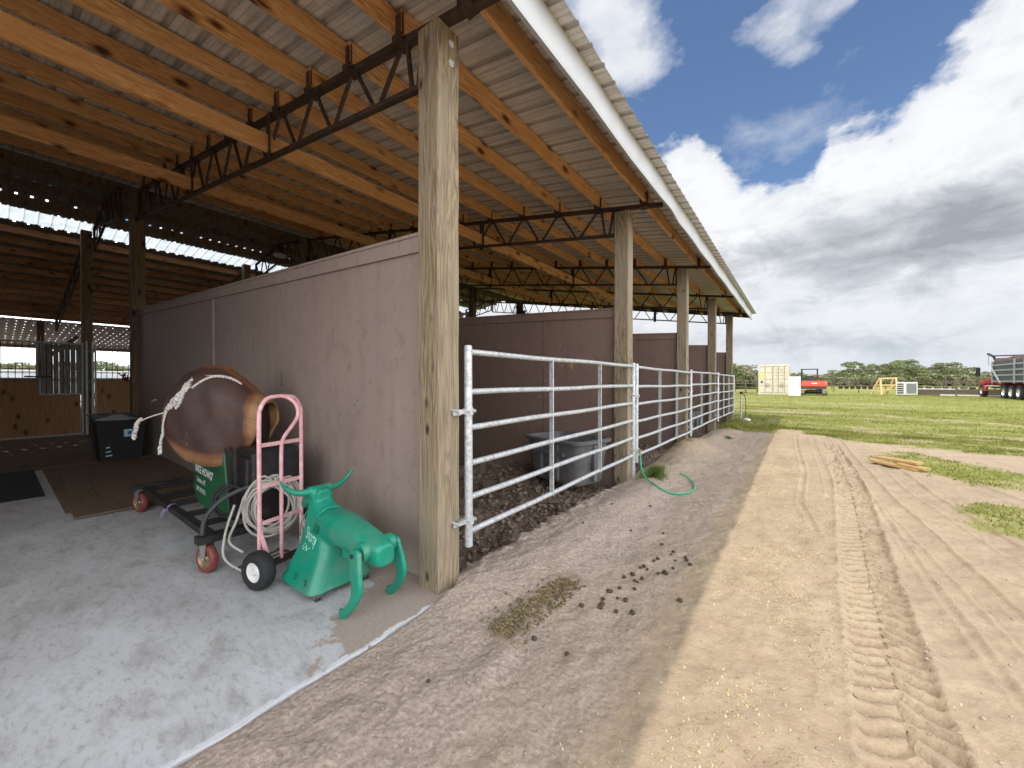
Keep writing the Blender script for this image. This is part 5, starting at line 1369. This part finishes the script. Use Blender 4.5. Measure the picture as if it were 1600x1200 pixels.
# ---- feeders, lumber stack, rail frame, fences
tl = ['row of small black feed tubs along the fence, left of the lumber trestle', 'row of small black feed tubs along the fence, right of the white cabinet']
for k, (xa, xb, yy) in enumerate(((3.9, 6.4, 57.5), (9.2, 13.2, 55.0))):
    n_ = 6 if k == 0 else 8
    for i in range(n_):
        x = xa+(xb-xa)*i/(n_-1); t = thing('feed_tub', 'black feed tub in the row hung along the field fence '+('left of the lumber trestle' if k == 0 else 'right of the white cabinet'), 'feed tub', (x, yy, G+.45), group='black feed tubs '+('left' if k == 0 else 'right')+' of the trestle')
        m = MB(); m.loft([rrect(0,0,.17,.12,0,4,12), rrect(0,0,.21,.15,.28,4,12)]); m.build('tub', M_rubber, t)
        m = MB(); m.tube([(-.15,.0,.26),(-.1,.02,.75),(.05,.02,1.0)], .02, 6); m.build('strap', M_dkgrey, t)
def fence(name, label, p, q, n_, h, rails, mat, pr=.05, rr_=.03):
    p, q = Vector(p), Vector(q); t = thing(name, label, 'fence', p); L = (q-p)
    for i in range(n_):
        a = L*(i/(n_-1)); m = MB(); m.tube([a+Vector((0,0,-.1)), a+Vector((rnd.uniform(-.03,.03),0,h*rnd.uniform(.95,1.06)))], pr, 8); m.build('fence_post', mat, t)
    for z in rails:
        m = MB(); m.bar(Vector((0,0,z)), L+Vector((0,0,z)), rr_, rr_*1.6); m.build('rail', mat, t)
fence('paddock_fence', 'thin wire and post fence crossing the field behind the trestle and excavator', (-1, 60, G), (32, 56, G), 16, 1.55, (.75, 1.1, 1.42), M_rail, .05, .02)
fence('rail_fence', 'grey wooden post and rail fence left of the cream container', (-9, 58, G), (-2.6, 53, G), 6, 1.5, (.6, 1.05, 1.4), M_rail, .09, .06)
fence('distant_fence', 'long low fence line far across the field under the trees', (-10, 86, G), (70, 74, G), 34, 1.3, (.6, 1.2), M_rail, .07, .05)
lbst = thing('timber_stack', 'long low stack of dark timber with a pale top sheet beside the dump truck', 'timber stack', (12.3, 51.5, G), R(-9))
for i in range(4):
    m = MB(); m.box(-3.6+.1*i, 2.6-.15*i, -.4, .4, .02+.13*i, .14+.13*i, .01); m.build('timber_layer', M_rail, lbst)
m = MB(); m.box(-3.4,-.2,-.42,.42,.56,.62,.01); m.build('pale_sheet', M_whitebox, lbst)
m = MB(); m.box(-1.9,2.8,-.95,-.75,.02,.12); m.build('white_kerb_pipe', M_whitebox, lbst)
rf = thing('hitching_rail', 'dark rectangular pipe rail frame standing in front of the timber stack', 'rail frame', (11.8, 47.6, G), R(-4))
for x in (-1.25, 1.5): m = MB(); m.bar((x,0,-.05),(x,0,1.32),.09,.09); m.build('upright', M_rail, rf)
for z in (.62, 1.22): m = MB(); m.bar((-1.25,0,z),(1.5,0,z),.06,.07); m.build('rail', M_rail, rf)

# ================================================================== trees
def tree_proto(seed, h, w, kind, mat):
    rs = np.random.RandomState(seed); cl = []
    nC = 26 if kind != 'bush' else 14
    for i in range(nC):
        if kind == 'umbrella': z = h*rs.uniform(.42, .95); rad = w*.5*(1.0-.5*abs((z/h-.62)/.35)**2.2)*np.sqrt(rs.rand()); r = h*.125*rs.uniform(.7, 1.3)
        elif kind == 'round': z = h*rs.uniform(.25, .95); rad = w*.48*math.sqrt(max(.05, 1-((z/h-.62)/.4)**2))*np.sqrt(rs.rand()); r = h*.16*rs.uniform(.7, 1.25)
        else: z = h*rs.uniform(.2, .85); rad = w*.5*np.sqrt(rs.rand()); r = h*.26*rs.uniform(.7, 1.2)
        a = rs.rand()*6.28; cl.append((rad*math.cos(a), rad*math.sin(a), z, r))
    V = []; F = []
    per = 110
    for (x, y, z, r) in cl:
        d = rs.randn(per, 3); d /= np.linalg.norm(d, axis=1)[:, None]; q = d*(r*(.55+.5*rs.rand(per)))[:, None]; q[:, 2] *= .62; q[:, :2] *= 1.25
        s = rs.uniform(.13, .30, per)
        for j in range(per):
            c = np.array([x, y, z])+q[j]; u = rs.randn(3); u /= np.linalg.norm(u); v = np.cross(u, rs.randn(3)); v /= np.linalg.norm(v); b = len(V)
            V += [tuple(c-u*s[j]), tuple(c+v*s[j]*.6), tuple(c+u*s[j]), tuple(c-v*s[j]*.6)]; F.append((b, b+1, b+2, b+3))
    t = thing('tree', None, None)
    m = MB(); m.add(V, F); m.build('crown', mat, t)
    m = MB()
    if kind != 'bush':
        k = [Vector((0,0,-.2)), Vector((rs.uniform(-.15,.15)*1.5, rs.uniform(-.2,.2), h*.35)), Vector((rs.uniform(-.3,.3), rs.uniform(-.3,.3), h*.68))]
        m.tube(k, [h*.028, h*.022, h*.012], 8)
        for (x, y, z, r) in cl[:8]: m.tube([k[1].lerp(k[2], rs.rand()*.8), Vector((x, y, z-r*.1))], [h*.010, h*.004], 5)
    else: m.tube([(0,0,-.1),(0,0,h*.5)], .06, 6)
    m.build('trunk', M_bark, t); return t
PT = [tree_proto(1, 8.2, 8.5, 'umbrella', M_leaf), tree_proto(2, 7.4, 7.0, 'round', M_leaf), tree_proto(3, 7.0, 8.0, 'umbrella', M_leaf2), tree_proto(4, 5.6, 6.0, 'round', M_leaf2), tree_proto(5, 3.4, 5.0, 'bush', M_leaf), tree_proto(6, 2.9, 4.5, 'bush', M_leaf2)]
KN = ['umbrella_tree', 'round_tree', 'umbrella_tree', 'round_tree', 'scrub_bush', 'scrub_bush']
used = [False]*6; rr = random.Random(31)
def put_tree(k, px, d, s, label, grp):
    if used[k]: o = dup_tree(PT[k])
    else: o = PT[k]; used[k] = True
    s *= .82 if 1210 < px else 1; p = ray(px, 596, d); o.name = KN[k]; o.location = (p.x, p.y, G-.02); o.rotation_euler = (0,0,rr.uniform(0,6.28)); o.scale = (s*rr.uniform(.92,1.12), s*rr.uniform(.92,1.12), s)
    tag(o, label, 'tree' if k < 4 else 'bush', grp)
main_t = [(1330,110,1.02,0),(1352,112,.95,1),(1372,116,.98,0),(1395,108,1.05,1),(1412,112,1.12,0),(1428,108,1.0,1),(1308,118,.85,2),(1290,120,.8,3),(1462,112,.98,2),(1478,108,.98,0),(1492,116,.92,1),(1508,110,.98,2),(1524,116,.85,3),(1545,125,.80,2),(1575,125,.8,3),(1600,120,.8,2),(1630,118,.9,1),(1268,122,.72,3),(1248,126,.75,2),(1160,70,.62,2),(1150,66,.70,3),(1176,78,.55,3),(1195,90,.5,3),(1140,64,.6,1),(1660,115,1,0),(1690,115,1,2),(1448,118,.62,3),(1341,120,.85,2),(1385,122,.95,0),(1402,124,.9,2)]
for px, d, s, k in main_t:
    lb = {0: 'dark green flat crowned tree in the tree line beyond the field', 1: 'dense dark green round tree in the tree line beyond the field', 2: 'olive toned flat crowned tree in the tree line beyond the field', 3: 'smaller olive toned round tree in the tree line beyond the field'}[k]
    put_tree(k, px, d, s, lb, lb.replace(' in the tree line', 's in the tree line').replace('tree s', 'trees'))
for i in range(60):
    px = 1146+i*8.6+rr.uniform(-4,4); k = 4+(i % 2)
    put_tree(k, px, rr.uniform(98, 108) if px > 1210 else rr.uniform(64, 74), rr.uniform(.9,1.45)*(.7 if px < 1210 else 1), 'green scrub bush under the distant tree line' if k == 4 else 'dry olive scrub bush under the distant tree line', 'green scrub bushes' if k == 4 else 'dry olive scrub bushes')
for i in range(14):
    px = -20+i*17+rr.uniform(-5,5); k = (3, 2, 5, 1)[i % 4]
    put_tree(k, px, 90+rr.uniform(-6,6), rr.uniform(.7,.95), 'hazy tree seen through the far stall openings on the left', 'trees glimpsed through the barn on the left')
# ------------------------------------------------------------------ camera, light, sky
cam = bpy.data.cameras.new('camera'); co = bpy.data.objects.new('camera', cam); COL.objects.link(co)
cam.sensor_width = 36; cam.lens = 36*FPX/1600; cam.clip_end = 3000; cam.clip_start = .05
co.location = (0, 0, CAMH)
co.rotation_euler = (R(90)+math.atan(-4/FPX), 0, math.atan(447/601)); sc.camera = co
to_sun = Vector((-.78, -1.9, 4.0)).normalized()
sl_ = bpy.data.lights.new('sun', 'SUN'); so = bpy.data.objects.new('sun', sl_); COL.objects.link(so)
so.rotation_euler = to_sun.to_track_quat('Z', 'Y').to_euler(); so.location = (0,0,30)
sl_.energy = 3.0; sl_.angle = R(.6); sl_.color = (1.0, .94, .84)
elev = math.asin(to_sun.z); rot = math.atan2(to_sun.x, to_sun.y)
wd = bpy.data.worlds.new('World'); sc.world = wd; wd.use_nodes = True
n = NB(wd.node_tree); out = wd.node_tree.nodes['World Output']; bg = wd.node_tree.nodes['Background']
sk = n.new('ShaderNodeTexSky', sky_type='NISHITA'); sk.sun_disc = False; sk.sun_elevation = elev; sk.sun_rotation = rot
sk.air_density = 1.0; sk.dust_density = .2; sk.ozone_density = 4.5
n.l.new(sk.outputs[0], bg.inputs[0]); bg.inputs[1].default_value = .15
d = n.new('ShaderNodeVectorMath', operation='NORMALIZE'); n.l.new(n.coord('Generated'), d.inputs[0]); d = d.outputs[0]
dx, dy, dz = n.sep(d)
az = n.math('ARCTAN2', dx, dy); el = n.math('ARCSINE', dz)
def pe(x, y):
    u, w = (x-800)/FPX, (596-y)/FPX
    return math.atan(u)-math.atan(447/601), math.atan(w/math.sqrt(1+u*u))
ELM = 1.3
edge = [(1000,250),(1030,235),(1075,215),(1120,235),(1150,285),(1185,290),(1215,300),(1245,275),(1280,235),(1287,180),(1330,148),(1372,135),(1415,100),(1455,62),(1515,5),(1590,-60)]
st = [(-math.pi, .55), (-2.2, .9), (-1.5, .35), (-1.0, .25)]
st += [(pe(x, y)[0], pe(x, y)[1]) for x, y in edge]+[(.7, .95), (1.3, .6), (2.0, .9), (math.pi, .55)]
st = sorted(st)
stn = [((a+math.pi)/(2*math.pi), max(0, e)/ELM) for a, e in st]
azn = n.math('DIVIDE', n.math('ADD', az, math.pi), 2*math.pi)
bnd = n.math('MULTIPLY', n.ramp(azn, [(p, (v, v, v)) for p, v in stn]), ELM)
sv = n.mapv(d, (1, 1, 1.7))
big = n.noise(sv, 3.2, 9, .56, .25); med = n.noise(sv, 7.5, 8, .6, .1)
dep = n.math('SUBTRACT', bnd, el)      # how far below the cumulus top
def gauss(x, y, rx, ry, wgt):
    a, e = pe(x, y); sx = rx/FPX*math.cos(a+.64)**2; sy = ry/FPX*.75
    q = n.math('ADD', n.math('POWER', n.math('DIVIDE', n.math('SUBTRACT', az, a), sx), 2), n.math('POWER', n.math('DIVIDE', n.math('SUBTRACT', el, e), sy), 2))
    return n.math('MULTIPLY', n.math('EXPONENT', n.math('MULTIPLY', q, -1)), wgt)
nb = n.math('SUBTRACT', big, .5); nm = n.math('SUBTRACT', med, .5)
f1 = n.math('ADD', n.math('ADD', n.math('MULTIPLY', dep, 1.0), n.math('MULTIPLY', nb, .34)), n.math('MULTIPLY', nm, .20))
c1 = n.ramp(f1, [(.005, 0.0), (.035, .88), (.07, 1.0)])
g = gauss(965, 50, 110, 90, 1.0)
for a in ((1000, 105, 55, 30, .6), (1215, 30, 85, 40, 1.0), (1235, 90, 55, 22, .7), (1330, 0, 60, 14, .6), (900, 0, 90, 60, .7)): g = n.math('ADD', g, gauss(*a))
f2 = n.math('ADD', n.math('SUBTRACT', g, .42), n.math('ADD', n.math('MULTIPLY', nb, 1.8), n.math('MULTIPLY', nm, 1.9)))
c2 = n.ramp(f2, [(.0, 0.0), (.6, .75), (1.2, .92)])
wisp = n.math('ADD', n.math('SUBTRACT', gauss(1200, 215, 150, 70, .7), .5), n.math('MULTIPLY', nm, 2.2))
c3 = n.ramp(wisp, [(.0, 0.0), (.6, .4)])
hz = n.ramp(el, [(.0, 1.0), (.08, .8), (.2, 0.0)])
cov = n.math('MAXIMUM', n.math('MAXIMUM', c1, c2), c3)
# other side of the sky: added broken cloud, boosted to brighten the shade
back = n.math('LESS_THAN', n.math('ABSOLUTE', n.math('ADD', az, .35)), 1.0)
bk = n.math('MULTIPLY', n.math('SUBTRACT', 1.0, back), n.ramp(big, [(.40, 0.0), (.55, 1.0)]))
cov = n.math('MAXIMUM', cov, bk)
# shading inside the cloud
dark = gauss(1440, 375, 220, 55, .80)
for a in ((1570, 320, 150, 60, .40), (1180, 400, 110, 45, .25), (1300, 470, 200, 22, .25), (1450, 545, 250, 20, .35), (1230, 530, 120, 26, .3)): dark = n.math('ADD', dark, gauss(*a))
bands = n.math('SUBTRACT', n.noise(n.comb(n.math('MULTIPLY', az, 2.2), n.math('MULTIPLY', el, 10.0), 3.3), 1.6, 7, .6, .3), .5)
dark = n.math('ADD', dark, n.math('MULTIPLY', bands, n.ramp(el, [(.02, 1.5), (.30, 1.0), (.45, .2)])))
sh = n.math('ADD', dark, n.math('ADD', n.math('MULTIPLY', nb, .7), n.math('MULTIPLY', n.math('SUBTRACT', n.noise(sv, 11, 9, .62, .6), .5), 1.5)))
ccol = n.ramp(sh, [(.0, (.97, .98, 1.0)), (.25, (.86, .88, .91)), (.55, (.62, .65, .70)), (1.0, (.38, .41, .46))])
low = n.ramp(el, [(.0, 1.0), (.25, 0.0)])
ccol = n.mix(ccol, (.50, .60, .70), n.math('MULTIPLY', low, .45))
bgc = n.new('ShaderNodeBackground'); n.put(bgc.inputs[0], ccol)
n.put(bgc.inputs[1], n.math('ADD', 1.0, n.math('MULTIPLY', n.math('SUBTRACT', 1.0, back), 2.25)))  # clouds outside the view made stronger as fill light
mx = n.new('ShaderNodeMixShader'); n.put(mx.inputs[0], cov); n.l.new(bg.outputs[0], mx.inputs[1]); n.l.new(bgc.outputs[0], mx.inputs[2])
n.l.new(mx.outputs[0], out.inputs['Surface'])
sc.view_settings.view_transform = 'Standard'; sc.view_settings.look = 'None'; sc.view_settings.exposure = 0
sc.render.engine = 'CYCLES'; sc.cycles.max_bounces = 10; sc.cycles.diffuse_bounces = 6; sc.cycles.transparent_max_bounces = 16
sc.cycles.use_denoising = True
